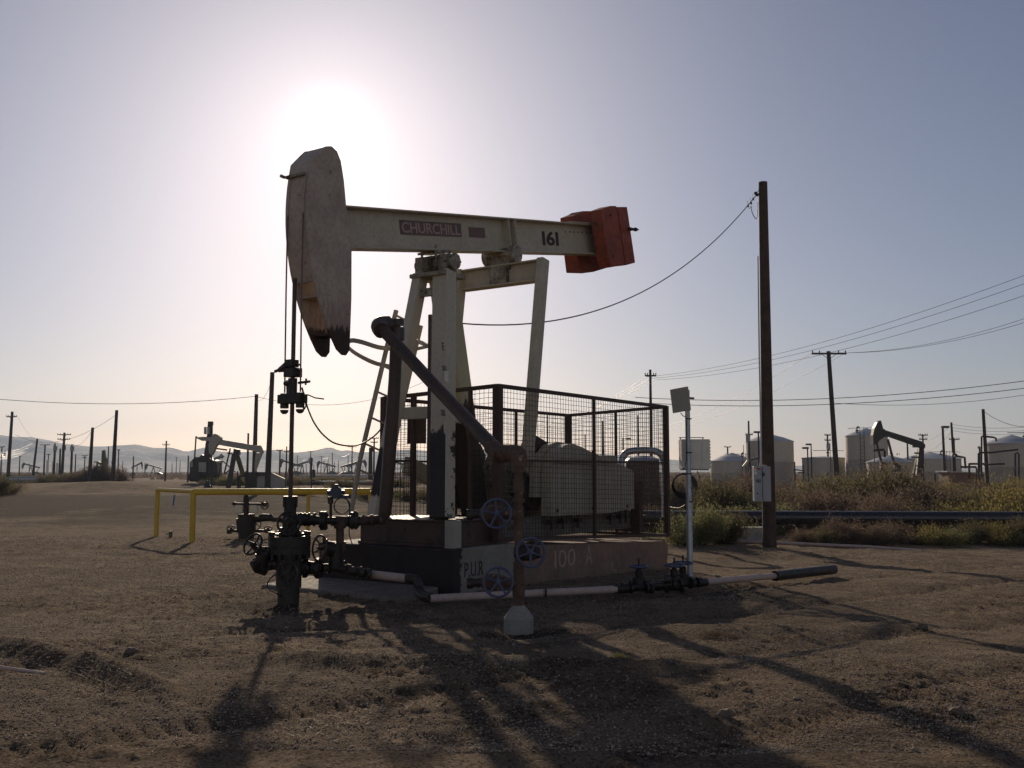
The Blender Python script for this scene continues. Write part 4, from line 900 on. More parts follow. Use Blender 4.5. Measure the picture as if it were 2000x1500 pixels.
# ================================================================== POLES
def D_of(ytop, Hm): return (Hm - 1.9) * F / (920 - ytop)
def pole(px, ytop, D, label, r=.13, lean=0, arms=(), cans=(), lamp=None, group='bare and cross-armed wooden poles across the oil field', m=None, name='utility_pole', cat='utility pole', stubs=False):
    m = m or M['darkwood']; t = P(px, ytop, D); b = Vector((t.x + lean * D / F, D, gz(t.x, D) - .3)); o = thing(name, b, label, cat, group)
    MB().tube([b, t], [r * 1.15, r * .8], 10).build('pole_shaft', m, o)
    for (dy, hw) in arms:
        q = P(px, ytop + dy, D); hwm = hw * D / F; fr_ = (t.z - q.z) / (t.z - b.z); q = t.lerp(b, fr_)
        ar = MB().bar(q - X * hwm - Yv * .1, q + X * hwm - Yv * .1, .1, .12).bar(q - X * hwm * .45 - Yv * .1, q - Z * hwm * .35 - Yv * .1, .03, .03).bar(q + X * hwm * .45 - Yv * .1, q - Z * hwm * .35 - Yv * .1, .03, .03).build('crossarm', m, o)
        mi = MB()
        for f in (-.95, -.55, .55, .95): mi.lathe(q + X * hwm * f - Yv * .1 + Z * .05, [(.02, 0), (.05, .04), (.03, .08), (.055, .12), (.0, .18)], Z, 8)
        mi.build('insulators', M['dark'], ar)
    for (dx, dy) in cans:
        q = P(px + dx, ytop + dy, D); MB().cyl(q - Z * .38, q + Z * .38, .27, n=14).cyl(q + Z * .38, q + Z * .46, .2, .1, 12).cyl(q + Z * .44 + X * .1, q + Z * .62 + X * .1, .04).build('transformer', M['boxgrey'], o)
    if lamp:
        q = P(px + lamp, ytop + 2, D); MB().bar(t - Z * .1, q - Z * .05, .05, .05).box(q, X * .3, Yv * .18, Z * .1).build('lamp_head', M['dark'], o)
    return o
LG = 'bare and cross-armed wooden poles across the oil field'
pole(24, 804, 118, 'tall leaning pole with two short side arms at the left edge of the photo', .2, -3, [(10, 10)])
pole(73, 857, 150, 'leaning pole with pale wires sagging from its top, left of the transformer group', .18, -7)
pole(88, 868, 190, 'plain T-topped pole just right of the leaning wire pole', .17, 0, [(1, 10)])
pole(126, 845, 140, 'double cross-arm pole rising between the three transformers', .2, -2, [(4, 13), (13, 12)])
pole(108, 866, 138, 'stubby pole with a transformer can, left one of the transformer group', .17, -1, (), [(0, 9)])
pole(141, 868, 138, 'stubby pole with a transformer can, right one of the transformer group', .17, 0, (), [(0, 8)])
pole(118, 876, 141, 'stubby pole with a transformer can at the middle of the transformer group', .15, 0, (), [(7, -2)])
pole(181, 835, 95, 'bare dark pole in front of the low green pump in the left field', .17, -3)
pole(228, 801, 88, 'tall bare pole standing alone on the left half of the horizon', .17, -3)
pole(325, 861, 170, 'slim pole with a small cross-arm between the two tiny pumpjacks and the workover machine', .16, 0, [(8, 7)])
pole(212, 872, 185, 'thin short pole left of the tall bare pole', .13)
pole(232, 878, 190, 'thin short pole right of the tall bare pole', .13, 0, [(1, 3)])
pole(261, 891, 200, 'short pole beside the leftmost tiny pumpjack', .14)
pole(148, 887, 190, 'low pole behind the right transformer', .13)
pole(166, 889, 210, 'low double-arm pole between transformers and bare pole', .13, 0, [(1, 6), (5, 4)])
pole(4, 872, 180, 'low pole with a transformer at the extreme left edge', .14, 0, [(1, 6)], [(5, 15)])
pole(39, 889, 230, 'tiny pole pair in front of the left hills', .14, 0, [(2, 4)])
pole(95, 886, 240, 'tiny crossed pole left of the transformer group', .14, 0, [(2, 4)])
pole(501, 770, 76, 'tall pole carrying the long left wire behind the second pumpjack', .17, -1)
pole(532, 727, 62, 'tallest bare pole just left of the polished rod', .17, -5)
pole(485, 846, 78, 'thin pipe-topped stake in front of the second pumpjack beam', .09, 0, m=M['dark'], name='vent_stack', cat='vent stack')
pole(368, 890, 150, 'thin short pole left of the workover machine', .12)
pole(547, 878, 150, 'pole with a small cross-arm right of the tallest bare pole', .13, 0, [(2, 6)])
pole(560, 872, 130, 'thin pole directly beside the polished rod', .1, 0, [(10, 5)])
far = [(581, 889, 0), (588, 906, 0), (592, 909, 0), (598, 906, 0), (607, 881, 6), (620, 903, 5), (628, 891, 5), (633, 900, 4), (639, 904, 0), (641, 892, 4), (649, 884, 0), (653, 902, 0), (661, 900, 0), (673, 909, 0), (680, 891, 0), (682, 912, 0), (688, 872, 9), (576, 915, 0), (613, 908, 0), (644, 905, 0), (695, 908, 0), (709, 910, 0), (715, 905, 0),
       (345, 893, 3), (352, 900, 0), (283, 903, 0), (336, 905, 0), (240, 900, 0), (196, 903, 0), (58, 905, 0)]
for i, (x, y, a) in enumerate(far):
    pole(x, y, min(420, D_of(y, 8.5)), 'tiny bare pole in the distant field in front of the hills' if not a else 'tiny cross-armed pole in the distant field in front of the hills', .17, random.uniform(-1, 1), [(1, a)] if a else (), group='tiny bare poles in the distant field' if not a else 'tiny cross-armed poles in the distant field')
sgn = pole(608, 893, 120, 'post with a square board sign seen beyond the wellhead rod', .09, 0, name='sign_post', cat='sign'); q = P(607, 899, 120); MB().box(q, X * .28, Yv * .03, Z * .28).build('sign_board', M['boxgrey'], sgn)
pole(731, 855, 150, 'double cross-arm pole visible between ladder and samson leg', .14, 0, [(1, 9), (9, 7)])
bp = pole(724, 874, 100, 'thick stump-like pole with a box seen between the ladder rungs', .22, 0); q = P(728, 878, 99.7); MB().box(q, X * .2, Yv * .15, Z * .22).build('pole_box', M['darkwood'], bp)
# behind the cage and right
pole(1270, 722, 74, 'tall cross-armed pole rising behind the right end of the cage', .12, 0, [(12, 11)])
pole(1069, 811, 110, 'slim pole seen through the mesh left of the belt guard top', .1)
pole(1052, 863, 160, 'short pole seen through the mesh beside the near pitman arm', .12)
pole(1177, 822, 120, 'slim pole with drooping wires seen through the mesh right of the belt guard', .12)
pole(1143, 849, 150, 'short thin pole seen through the mesh above the belt guard slope', .1)
pole(1246, 811, 110, 'pole seen through the mesh just left of the tall cross-armed pole', .13)
pole(1217, 855, 120, 'short lamp pole seen through the mesh near the silvery loop', .12, 0, lamp=10, name='lamp_pole', cat='lamp pole')
pole(1462, 822, 118, 'pole with a small cross-arm and can left of the big domed tank', .13, 0, [(27, 7)], [(-1, 34)])
pole(1481, 842, 100, 'lamp pole standing in front of the big domed tank', .1, 0, lamp=-3, name='lamp_pole', cat='lamp pole')
pole(1452, 869, 110, 'hooked thin vent pipe left of the big domed tank', .05, 0, lamp=None, m=M['galv'], name='vent_pipe', cat='pipe')
pole(1421, 872, 170, 'small T-topped pole above the left low domed tank', .16, 0, [(1, 7)])
pole(1577, 873, 100, 'left lamp pole before the flat-topped tank', .08, 0, lamp=-4, name='lamp_pole', cat='lamp pole')
pole(1584, 866, 112, 'right lamp pole before the flat-topped tank', .08, 0, lamp=-5, name='lamp_pole', cat='lamp pole')
pole(1616, 848, 130, 'short double-arm pole with a transformer beside the leaning cross-armed pole', .13, 0, [(2, 6), (12, 6)], [(2, 24)])
pole(1618, 686, 66, 'leaning pole with a broad cross-arm carrying the power lines', .17, 11, [(5, 34)])
pole(1841, 832, 88, 'lamp pole right of the dark far pumpjack', .12, 1, lamp=5, name='lamp_pole', cat='lamp pole')
pole(1858, 825, 92, 'bare wire pole right of the dark far pumpjack and its lamp pole', .12, 3)
pole(1863, 855, 120, 'short cross-armed pole between the bare wire pole and the pipe racks', .11, 0, [(3, 10)])
pole(1920, 799, 75, 'tall pole in front of the right-hand tank', .14, 3)
pole(1802, 848, 125, 'double-arm pole behind the tail of the dark far pumpjack', .12, 0, [(2, 9), (10, 8)])
pole(1772, 862, 105, 'bare pole between the dark far pumpjack beam and legs', .1)
pole(1800, 872, 90, 'thick short post at the tail of the dark far pumpjack', .14)
pole(1913, 872, 110, 'low vented post left of the tall right pole', .12, 0, [(3, 4)])
pole(1633, 879, 130, 'small bare pole right of the leaning cross-armed pole', .1)
pole(1552, 902, 100, 'small rail post between the domed and flat tanks', .08)
pole(1568, 908, 100, 'small pipe post beside the flat tank', .07)
pole(1826, 925, 48, 'short leaning stake in the brush before the pipe racks', .06, -1, name='stake', cat='stake')

# ================================================================== WIRES
def wire(name_label, a, b, sag, r=.012, m=None, group='overhead wires'):
    a = P(*a) if isinstance(a, tuple) else a; b = P(*b) if isinstance(b, tuple) else b
    pts = [a.lerp(b, i / 30) - Z * sag * 4 * (i / 30) * (1 - i / 30) for i in range(31)]
    tag(MB().tube(pts, r, 5).build('power_line', m or M['wire']), name_label, 'wire', group)
wire('wire sagging from the tall utility pole top to the samson post', (1477, 381, 22.9), (893, 631, 14.6), .95, .0115)
wire('long thin wire crossing the left sky to the pole behind the second pumpjack', (-300, 742, 66), (499, 774, 76), 1.05, .02)
wire('thin wire from the left pole top toward the samson post behind the rod', (503, 775, 76), (836, 742, 84), 1.3, .016)
wire('short slack wire between the two tall poles left of the rod', (502, 779, 76), (531, 742, 62), .55, .012)
for i, (y, nm) in enumerate(((528, 'top'), (545, 'middle'), (567, 'lowest'))):
    wire('%s of three wires climbing right from the pole behind the cage' % nm, (1262 + i * 9, 736 + i * 3, 74), (2120, (492, 510, 536)[i], 40), .9, .011)
    wire('%s of the three faint wires running left behind the cage' % nm, (1262 + i * 9, 736 + i * 3, 74), (1040, 838 - i * 6, 160), .9, .016)
wire('upper dark wire crossing behind the utility pole at mid height', (1240, 776, 70), (2080, 733, 60), .75, .022)
wire('second dark wire crossing behind the utility pole at mid height', (1240, 786, 70), (2080, 748, 60), .72, .022)
wire('lowest thin wire from the leaning pole toward the right edge', (1626, 787, 66), (2080, 758, 60), .5, .014)
wire('faint wire from the left tip of the broad cross-arm down to the left', (1585, 690, 66), (1180, 838, 150), 2.2, .016)
wire('faint wire from the right tip of the broad cross-arm down to the left', (1650, 690, 66), (1180, 846, 150), 2.2, .016)
wire('faint upper wire from the broad cross-arm to the right edge', (1650, 689, 66), (2080, 594, 50), .6, .012)
wire('faint lower wire from the broad cross-arm to the right edge', (1640, 689, 66), (2080, 604, 50), .6, .012)
for i in range(3): wire('faint wire running right off the bare wire pole, %s' % ('topmost', 'middle one', 'lowest')[i], (1860, 829 + i * 6, 92), (2080, 823 + i * 7, 80), .45, .014)
wire('drooping wire from the tall right pole to the right edge', (1922, 804, 75), (2060, 822, 68), .75, .018)
wire('wire from the lamp pole down to the double-arm pole behind the far pumpjack', (1856, 832, 92), (1804, 862, 125), .3, .016)
wire('lower wire from the bare wire pole down to the double-arm pole', (1856, 845, 92), (1810, 880, 125), .4, .016)
wire('wire from the tall bare left pole down to the edge pole', (226, 811, 88), (30, 849, 118), 1.6, .016)
wire('short wire down from the bare dark pole to the transformer group', (179, 842, 95), (143, 868, 138), .6, .016)
wire('faint wire from the edge pole arm down to the leaning wire pole', (34, 812, 118), (72, 858, 150), .6, .012)
for i in range(4): wire('sunlit pale wire %s of four sagging left of the leaning wire pole' % ('highest', 'second', 'third', 'lowest')[i], (72, 861 + i * 4.5, 150), (-70, 874 + i * 3.5, 120), 1.2, .016, M['alwire'], 'sunlit pale wires')
wire('sunlit pale guy wire beyond the edge pole', (72, 872, 150), (26, 890, 160), .5, .018, M['alwire'], 'sunlit pale wires')
for i, (x0, y0, x1, y1) in enumerate([(262, 891, 236, 905), (606, 882, 640, 893), (628, 893, 648, 886), (582, 890, 596, 896), (649, 886, 686, 884), (686, 876, 724, 868), (547, 880, 566, 893)]):
    wire('glinting wire between the far poles, ' + ['near the leftmost tiny pumpjack', 'right of the board sign', 'between two crossed poles', 'just right of the rod', 'left of the ladder', 'above the ladder foot', 'left of the rod'][i], (x0, y0, 220), (x1, y1, 230), .8, .022, M['alwire'], 'sunlit pale wires')

# ================================================================== TANKS
def tank(pxc, hw, yw, ya, D, label, base_band=True, vent=None, m=None):
    c = P(pxc, yw, D + hw * D / F); r = hw * c.y / F; zw = c.z; g0 = gz(c.x, c.y) - .1; za = P(pxc, ya, c.y).z
    o = thing('storage_tank', (c.x, c.y, g0), label, 'tank', 'storage tanks beyond the brush')
    wl = MB().cyl((c.x, c.y, g0), (c.x, c.y, zw), r, n=48)
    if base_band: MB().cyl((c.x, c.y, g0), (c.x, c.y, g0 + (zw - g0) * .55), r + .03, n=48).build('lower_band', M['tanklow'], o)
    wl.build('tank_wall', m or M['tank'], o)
    if vent is not None:
        a_ = -math.pi / 2 + vent * .9; q0 = Vector((c.x + (r + .12) * math.cos(a_), c.y + (r + .12) * math.sin(a_), g0)); q1 = Vector((q0.x, q0.y, zw + .9)); tx = Vector((-math.sin(a_), math.cos(a_), 0)) * .22
        lm = MB().cyl(q0 - tx, q1 - tx, .03, n=5).cyl(q0 + tx, q1 + tx, .03, n=5); zz_ = g0 + .4
        while zz_ < zw: lm.cyl(Vector((q0.x, q0.y, zz_)) - tx, Vector((q0.x, q0.y, zz_)) + tx, .018, n=4); zz_ += .4
        lm.build('tank_ladder', M['dark'], o)
        MB().tube([Vector((c.x + r * .97 * math.cos(t_), c.y + r * .97 * math.sin(t_), zw + .8)) for t_ in np.linspace(a_ - .9, a_ + .9, 12)], .03, 5).build('tank_handrail', M['dark'], o)
    MB().lathe(Vector((c.x, c.y, zw)), [(r + .08, -.08), (r + .08, 0), (r * .6, (za - zw) * .5), (0.0, za - zw)], Z, 48).build('tank_roof', M['roof'], o)
    if vent is not None:
        q = Vector((c.x + vent * r, c.y - r * .4, zw)); MB().cyl(q, q + Z * .5, .09, n=8).cyl(q + Z * .5, q + Z * .62, .2, n=8).cyl(q + Z * .62, q + Z * .9, .07, n=8).cyl(q + Z * .85 , q + Z * 1.0 + X * .2, .1).build('roof_vent', M['dark'], o)
    return o
tank(1430, 42, 900, 884, 120, 'low domed tank between the cream equipment box and the utility pole', True, .35)
tank(1503, 45, 862, 847, 118, 'big domed tank directly behind the utility pole', True)
tank(1608, 40, 894, 891, 112, 'flat-topped low tank behind the leaning cross-armed pole', False, .1)
tank(1692, 39, 851, 836, 108, 'tallest domed tank just left of the dark far pumpjack', True, -.6)
tank(1737, 42, 902, 889, 92, 'low wide tank under the beam of the dark far pumpjack', False)
tank(1817, 55, 896, 883, 120, 'wide tank behind the legs of the dark far pumpjack', True, .2)
tank(1977, 50, 866, 849, 78, 'large domed tank at the right edge of the photo', True, .3)
# pipe racks between tanks
def rack(label, lines, D, r=.09, m=None):
    o = thing('pipe_rack', P(lines[0][0][0], 930, D), label, 'pipes')
    for ln in lines: MB().tube([P(x, y, D) for x, y in ln], r, 8).build('pipe', m or M['dark'], o)
rack('bent dark pipes right of the wide tank behind the far pumpjack', [[(1864, 890), (1880, 893), (1884, 893), (1886, 915)], [(1860, 886), (1868, 888), (1870, 893)], [(1893, 905), (1893, 940)], [(1875, 912), (1906, 912), (1908, 920), (1908, 935)], [(1893, 906), (1930, 906)]], 84)
rack('tall thin pipe loop reaching over the right-edge tank', [[(1917, 930), (1917, 853), (1919, 852), (1940, 854), (1945, 856), (1946, 862)], [(1911, 935), (1911, 886), (1913, 884), (1935, 884), (1988, 878)], [(1921, 908), (1955, 906), (1962, 906)], [(1983, 940), (1983, 886), (1987, 884), (1990, 888), (1990, 940)]], 72, .07)
rack('low railings and valves between the big domed tank and the flat-topped tank', [[(1552, 915), (1552, 925)], [(1549, 917), (1560, 918), (1572, 921)], [(1558, 923), (1575, 923)]], 96, .06)
o = thing('shed', P(1888, 935, 86), 'low brown shed roof at the foot of the bent dark pipes', 'shed'); q = P(1885, 926, 86)
MB().box(Vector((q.x, 86, .6)), X * 1.9, Yv * 1, Z * .9).build('shed_wall', M['rconc'], o); MB().prism([Vector((q.x - 2.1, 84.8, 1.5)), Vector((q.x + 2.1, 84.8, 1.3)), Vector((q.x + 2.1, 84.8, 1.4)), Vector((q.x - 2.1, 84.8, 1.62))], Yv * 2.4).build('shed_roof', M['roof'], o)
o = thing('tilted_panel', P(1466, 916, 70), 'small pale tilted panel on a frame just left of the utility pole', 'panel')
MB().hexa([P(1450, 911, 70), P(1459, 899, 70), P(1464, 899, 70.3), P(1456, 911, 70.3), P(1450, 910, 70.2), P(1459, 898, 70.2), P(1464, 898, 70.5), P(1456, 910, 70.5)]).build('panel_face', M['white'], o)
MB().bar(P(1464, 899, 70), P(1487, 893, 70.2), .1, .12).bar(P(1465, 905, 70), P(1465, 940, 70), .1, .1).bar(P(1481, 897, 70), P(1481, 940, 70), .1, .1).build('panel_frame', M['dark'], o)

# ================================================================== DARK FAR PUMPJACK (right)
def PXP(mb, poly, D, th): return mb.prism([P(x, y, D) for x, y in poly], Yv * th)
def rpj():
    D = 62; g = gz(P(1760, 900, D).x, D)
    o = thing('pumpjack', (P(1790, 900, D).x, D, g), 'dark far pumpjack with raised head among the tanks on the right', 'pumpjack'); m = M['dark']
    PXP(MB(), [(1706, 868), (1705, 850), (1708, 836), (1714, 824), (1719, 821), (1721, 822), (1726, 840), (1730, 852), (1718, 860), (1713, 868)], D, .45).build('horse_head', m, o)
    PXP(MB(), [(1722, 838), (1728, 838), (1729, 840), (1800, 862), (1807, 868), (1806, 876), (1798, 874), (1738, 853), (1720, 853)], D + .05, .3).build('walking_beam', m, o)
    a0_, a1_ = P(1801, 868, D + .2), P(1778, 920, D + .2)
    for dx, dy in ((-22, -.6), (-16, 1.0)): MB().bar(P(1798, 872, D + .2), Vector((P(1798 + dx, 900, D).x, D + dy, g - .2)), .22, .22).build('samson_leg', m, o)
    MB().bar(P(1800, 870, D + .2), P(1800, 930, D + .4), .22, .22).build('samson_leg', m, o)
    MB().bar(P(1786, 885, D), P(1797, 885, D), .1, .1).bar(P(1780, 893, D), P(1797, 893, D), .1, .1).bar(P(1783, 871, D), P(1806, 871, D), .2, .2).build('samson_brace', m, o)
    for (x0, y0, x1, y1, dd) in ((1734, 858, 1747, 908, -.4), (1712, 866, 1722, 905, .7)): MB().bar(P(x0, y0, D + dd), P(x1, y1, D + dd), .12, .12).build('pitman_arm', m, o)
    for x0, y0, dd in ((1722, 906, .7), (1748, 908, -.4)): PXP(MB(), [(x0, y0 - 6), (x0 + 12, y0 + 2), (x0 + 12, y0 + 14), (x0 - 2, y0 + 14)], D + dd, .3).build('crank_weight', m, o)
    MB().tube([P(1706, 880, D + .2), P(1726, 878, D + .2), P(1728, 883, D + .2), P(1728, 893, D + .2)], .07, 8).build('guard_pipe', m, o)
    MB().cyl(P(1708, 860, D + .2), P(1708, 935, D + .2), .02, n=6).build('bridle_cable', m, o)
    return o
rpj()
# ================================================================== SECOND PUMPJACK + workover machine (left)
def lpj():
    D = 74; g = gz(P(470, 955, D).x, D); m = M['farcream']
    o = thing('pumpjack', (P(460, 955, D).x, D, g), 'pale pumpjack with lowered tail behind the yellow guard rail', 'pumpjack')
    PXP(MB(), [(408, 885), (407, 870), (409, 858), (414, 850), (419, 847), (424, 848), (431, 854), (431, 860), (426, 866), (421, 872), (417, 882), (413, 889)], D, .5).build('horse_head', m, o)
    PXP(MB(), [(430, 858), (500, 870), (508, 870), (514, 882), (512, 887), (501, 882), (427, 869)], D + .1, .3).build('walking_beam', m, o)
    PXP(MB(), [(500, 884), (512, 886), (507, 898), (500, 918), (497, 925), (497, 905)], D + .2, .25).build('pitman_arm', m, o)
    PXP(MB(), [(456, 876), (466, 878), (467, 888), (455, 890)], D, .5).build('saddle_bearing', M['dark'], o)
    MB().bar(P(458, 886, D - .3), P(445, 958, D - .6), .32, .22).build('samson_leg', M['dark'], o)
    MB().bar(P(462, 886, D + .8), P(474, 925, D + 1.8), .3, .2).build('samson_leg', M['fargreen'], o)
    MB().bar(P(450, 875, D + .7), P(438, 925, D + 1), .1, .1).bar(P(422, 876, D + .6), P(444, 879, D + .8), .1, .12).bar(P(444, 885, D + .6), P(456, 887, D + .8), .08, .1).build('ladder_frame', M['dark'], o)
    PXP(MB(), [(500, 955), (500, 935), (508, 928), (520, 925), (532, 924), (545, 930), (558, 936), (558, 955)], D - 1, .3).build('belt_guard', m, o)
    PXP(MB(), [(464, 958), (464, 930), (470, 928), (482, 922), (500, 922), (526, 922), (526, 928), (470, 932), (470, 958)], D - 1.4, .1).build('cage_frame', M['dark'], o)
    PXP(MB(), [(478, 955), (478, 926), (500, 926), (500, 955)], D, .6).build('gearbox', M['dark'], o)
    for x in (464, 480, 501, 526, 558): MB().cyl(P(x, 920, D - 1.5), P(x, 960, D - 1.5), .05, n=6).build('cage_post', M['dark'], o)
    MB().bar(P(440, 957, D - .2), P(562, 957, D - .2), .8, .25).build('skid_frame', M['dark'], o)
    MB().cyl(P(408, 880, D + .25), P(408, 955, D + .25), .04, n=6).cyl(P(413, 885, D + .25), P(413, 958, D + .25), .06, n=8).build('bridle_cable', M['dark'], o)
    PXP(MB(), [(398, 957), (398, 950), (402, 946), (402, 939), (407, 939), (408, 947), (412, 950), (412, 957)], D, .5).build('wellhead', M['black'], o)
lpj()
def rig():
    D = 88; g = gz(P(400, 940, D).x, D); m = M['dark']
    o = thing('workover_machine', (P(400, 940, D).x, D, g), 'dark workover machine with a short mast behind the second pumpjack', 'machine')
    PXP(MB(), [(397, 895), (404, 850), (406, 823), (415, 823), (415, 850), (411, 895)], D, .12).build('mast', m, o)
    MB().prism([P(406, 823, D - .01), P(415, 823, D - .01), P(415, 830, D - .01), P(406, 832, D - .01)], Yv * .3).build('crown_block', M['black'], o)
    for x in (399, 405): MB().cyl(P(x + 2, 848, D - .3), P(x + 2, 834, D - .3), .12, n=12).build('hose_reel', M['boxgrey'], o)
    PXP(MB(), [(383, 852), (384, 854), (398, 853), (414, 854), (414, 861), (394, 861), (384, 856)], D - .2, .3).build('boom_arm', M['farcream'], o)
    MB().cyl(P(383, 852, D), P(380, 895, D), .07, n=8).build('boom_strut', m, o)
    PXP(MB(), [(370, 935), (370, 903), (376, 898), (380, 893), (388, 893), (394, 888), (404, 891), (412, 897), (422, 900), (424, 905), (424, 932), (418, 935)], D + .4, 1.5).build('engine_body', m, o)
    PXP(MB(), [(388, 922), (388, 903), (402, 903), (402, 922)], D + .1, .25).build('cab_panel', M['farcream'], o)
    PXP(MB(), [(371, 912), (371, 903), (376, 900), (376, 912)], D + .1, .2).build('tank_panel', M['farcream'], o)
    MB().cyl(P(418, 897, D), P(434, 891, D), .14, n=10).cyl(P(431, 893, D), P(436, 888, D), .2, n=10).cyl(P(424, 903, D), P(434, 903, D), .16, n=10).build('exhaust_stack', M['farcream'], o)
    MB().bar(P(435, 900, D), P(460, 922, D), .1, .1).bar(P(432, 905, D), P(428, 928, D), .1, .1).bar(P(440, 925, D), P(455, 912, D), .1, .1).build('outrigger', m, o)
    for x in (376, 384, 412, 420): MB().cyl(P(x, 932, D), P(x, 932, D + .4), .42, n=16).build('wheel', M['black'], o)
rig()
# tiny pumpjacks: one mesh prototype with parts, copied
def mini():
    o = thing('pumpjack', (0, 0, 0), 'x', 'pumpjack'); m = M['dark']
    def px(pts, y0, th, nm): MB().prism([Vector((x, y0, z)) for x, z in pts], Yv * th).build(nm, m, o)
    px([(-3.3, 3.2), (-3.6, 4.2), (-3.4, 5.2), (-2.9, 5.9), (-2.4, 5.8), (-2.3, 4.9), (-2.7, 4.2), (-2.9, 3.2)], -.25, .5, 'horse_head')
    px([(-2.5, 5.6), (-2.4, 5.0), (3.4, 3.4), (3.6, 3.9)], -.15, .3, 'walking_beam')
    for s in (-.8, .8): MB().bar(Vector((0, 0, 4.4)), Vector((s * 1.4, s * .6, 0)), .25, .25).build('samson_leg', m, o)
    MB().bar(Vector((3.2, 0, 3.7)), Vector((2.2, 0, 1.6)), .15, .2).build('pitman_arm', m, o)
    px([(.9, 0), (.9, 1.5), (1.5, 2.1), (2.6, 2.0), (4, 1.4), (4, 0)], -.5, 1.0, 'gearbox')
    MB().cyl((-3.4, 0, 0), (-3.4, 0, 3.4), .06, n=6).build('polished_rod', m, o)
    return o
mp = mini()
minis = [(300, 903, 300, 'tiny dark pumpjack with its head up, left of the slim cross-armed pole', 1, .72), (268, 907, 260, 'tiny stubby pumpjack seen end-on right of the tall bare pole', -1, .55), (684, 920, 260, 'tiny far pumpjack left of the ladder foot', -1, .8), (696, 921, 300, 'tiny far pumpjack against the ladder rail', -1, .9), (637, 922, 330, 'tiny far pumpjack beyond the rail, mid horizon', 1, .9), (566, 922, 280, 'tiny far pumpjack just beside the rod', 1, .9), (590, 922, 300, 'tiny far pumpjack between rod and board sign', -1, .9), (785, 914, 260, 'tiny pumpjack visible through the left part of the cage', 1, .8), (60, 917, 330, 'tiny far pumpjack left of the transformers', 1, .8)]
for i, (x, y, D, lb, sg, s) in enumerate(minis):
    if i == 0: o = mp
    else:
        o = mp.copy(); COL.objects.link(o)
        for c in mp.children: k = c.copy(); COL.objects.link(k); k.parent = o
    xx = P(x, y, D).x; o.location = (xx, D, gz(xx, D) - .1); o.scale = (sg * s, s, s) if i != 1 else (-.40, .8, .75); o.rotation_euler = (0, 0, (i % 3) * .3); o['label'] = lb; o['category'] = 'pumpjack'; o['group'] = 'tiny pumpjacks in the distance'
# green upright pump on the left
o = thing('pumpjack', (P(200, 930, 100).x, 100, 0), 'olive green upright pump behind the brush between the two bare left poles', 'pumpjack')
PXP(MB(), [(197, 912), (199, 880), (203, 879), (204, 890), (208, 900), (207, 912)], 100, .4).build('horse_head', M['fargreen'], o); PXP(MB(), [(180, 902), (192, 901), (198, 904), (208, 905), (208, 909), (196, 908), (190, 904)], 100.1, .25).build('walking_beam', M['fargreen'], o)
MB().bar(P(202, 905, 100.2), P(200, 940, 100.2), .3, .3).bar(P(206, 905, 100.2), P(212, 940, 100.6), .25, .25).bar(P(190, 904, 100.2), P(187, 940, 100), .15, .15).build('samson_leg', M['fargreen'], o)
# standpipe columns shining near transformers
for i, (x, yt) in enumerate(((93, 900), (104, 903), (112, 905), (119, 908))):
    t = P(x, yt, 150); q = Vector((t.x, 150, -.3)); oo = MB().cyl(q, t, .16, n=12).lathe(t, [(.16, 0), (.12, .1), (0, .16)], Z, 12).build('white_standpipe', M['white'])
    tag(oo, ['leftmost', 'second', 'third', 'rightmost'][i] + ' of the pale standpipes left of the double cross-arm pole', 'standpipe', 'pale standpipes')
# far sunlit pipe runs
for i, (x0, x1, y, D, r, lb) in enumerate([(586, 760, 929, 160, .16, 'far bright pipe run on the horizon behind the rod'), (560, 740, 941, 88, .09, 'middle bright pipe run beyond the yellow rail'), (436, 560, 957, 70, .10, 'bright pipe at the foot of the second pumpjack'), (575, 700, 957, 62, .10, 'near bright pipe run just above the yellow rail'), (8, 102, 936, 118, .35, 'low grey pipe bundle at the left edge of the road'), (700, 800, 933, 130, .12, 'bright pipe seen through the cage left end')]):
    t0 = P(x0, y, D); t1 = P(x1, y, D); tag(MB().tube([t0, t1], r, 12).build('far_pipe', M['galv']), lb, 'pipe', 'far pipe runs')
o = thing('valve_stand', P(608, 950, 70), 'thin post with a ring handle beyond the yellow rail', 'post'); MB().cyl(P(608, 905, 70), P(608, 965, 70), .05, n=8).box(P(613, 925, 70), X * .1, Yv * .08, Z * .28).build('post_pipe', M['dark'], o); MB().tube(arc(P(611, 941, 70), X, Z, .12, 0, 2 * math.pi, 16)[:-1], .04, 6, True).build('ring_handle', M['black'], o)
o = thing('cabinet', P(880, 960, 26), 'pale cabinet with a black window behind the rear samson leg', 'cabinet')
q = P(887, 947, 27); MB().box(q, X * .13, Yv * .15, Z * .38).build('cabinet_body', M['beige'], o, .01); MB().box(q + Z * .2 - Yv * .152 - X * .06, X * .05, Yv * .004, Z * .08).build('window', M['black'], o); MB().cyl(q - Z * .38, Vector((q.x, q.y, -.3)), .06).build('stand', M['dark'], o)

# ================================================================== VEGETATION
def leafmat(name, c1, c2, tr=.45):
    m, n, b = newmat(name); pos = wpos(n); oi = n.nodes.new('ShaderNodeObjectInfo')
    c = mixc(n, ramp(n, noise(n, 2.2, 3, .6, pos), .35, .65), c1, c2); c = mixc(n, mth(n, 'MULTIPLY', oi.outputs['Random'], .5), c, tuple((a + b_) * .36 for a, b_ in zip(c1, c2)))
    n.links.new(c, b.inputs['Base Color']); b.inputs['Roughness'].default_value = .7; b.inputs['Specular IOR Level'].default_value = .2
    t = n.nodes.new('ShaderNodeBsdfTranslucent'); n.links.new(c, t.inputs[0]); mx = n.nodes.new('ShaderNodeMixShader'); mx.inputs[0].default_value = tr
    n.links.new(b.outputs[0], mx.inputs[1]); n.links.new(t.outputs[0], mx.inputs[2]); n.links.new(mx.outputs[0], n.nodes['Material Output'].inputs[0]); return m
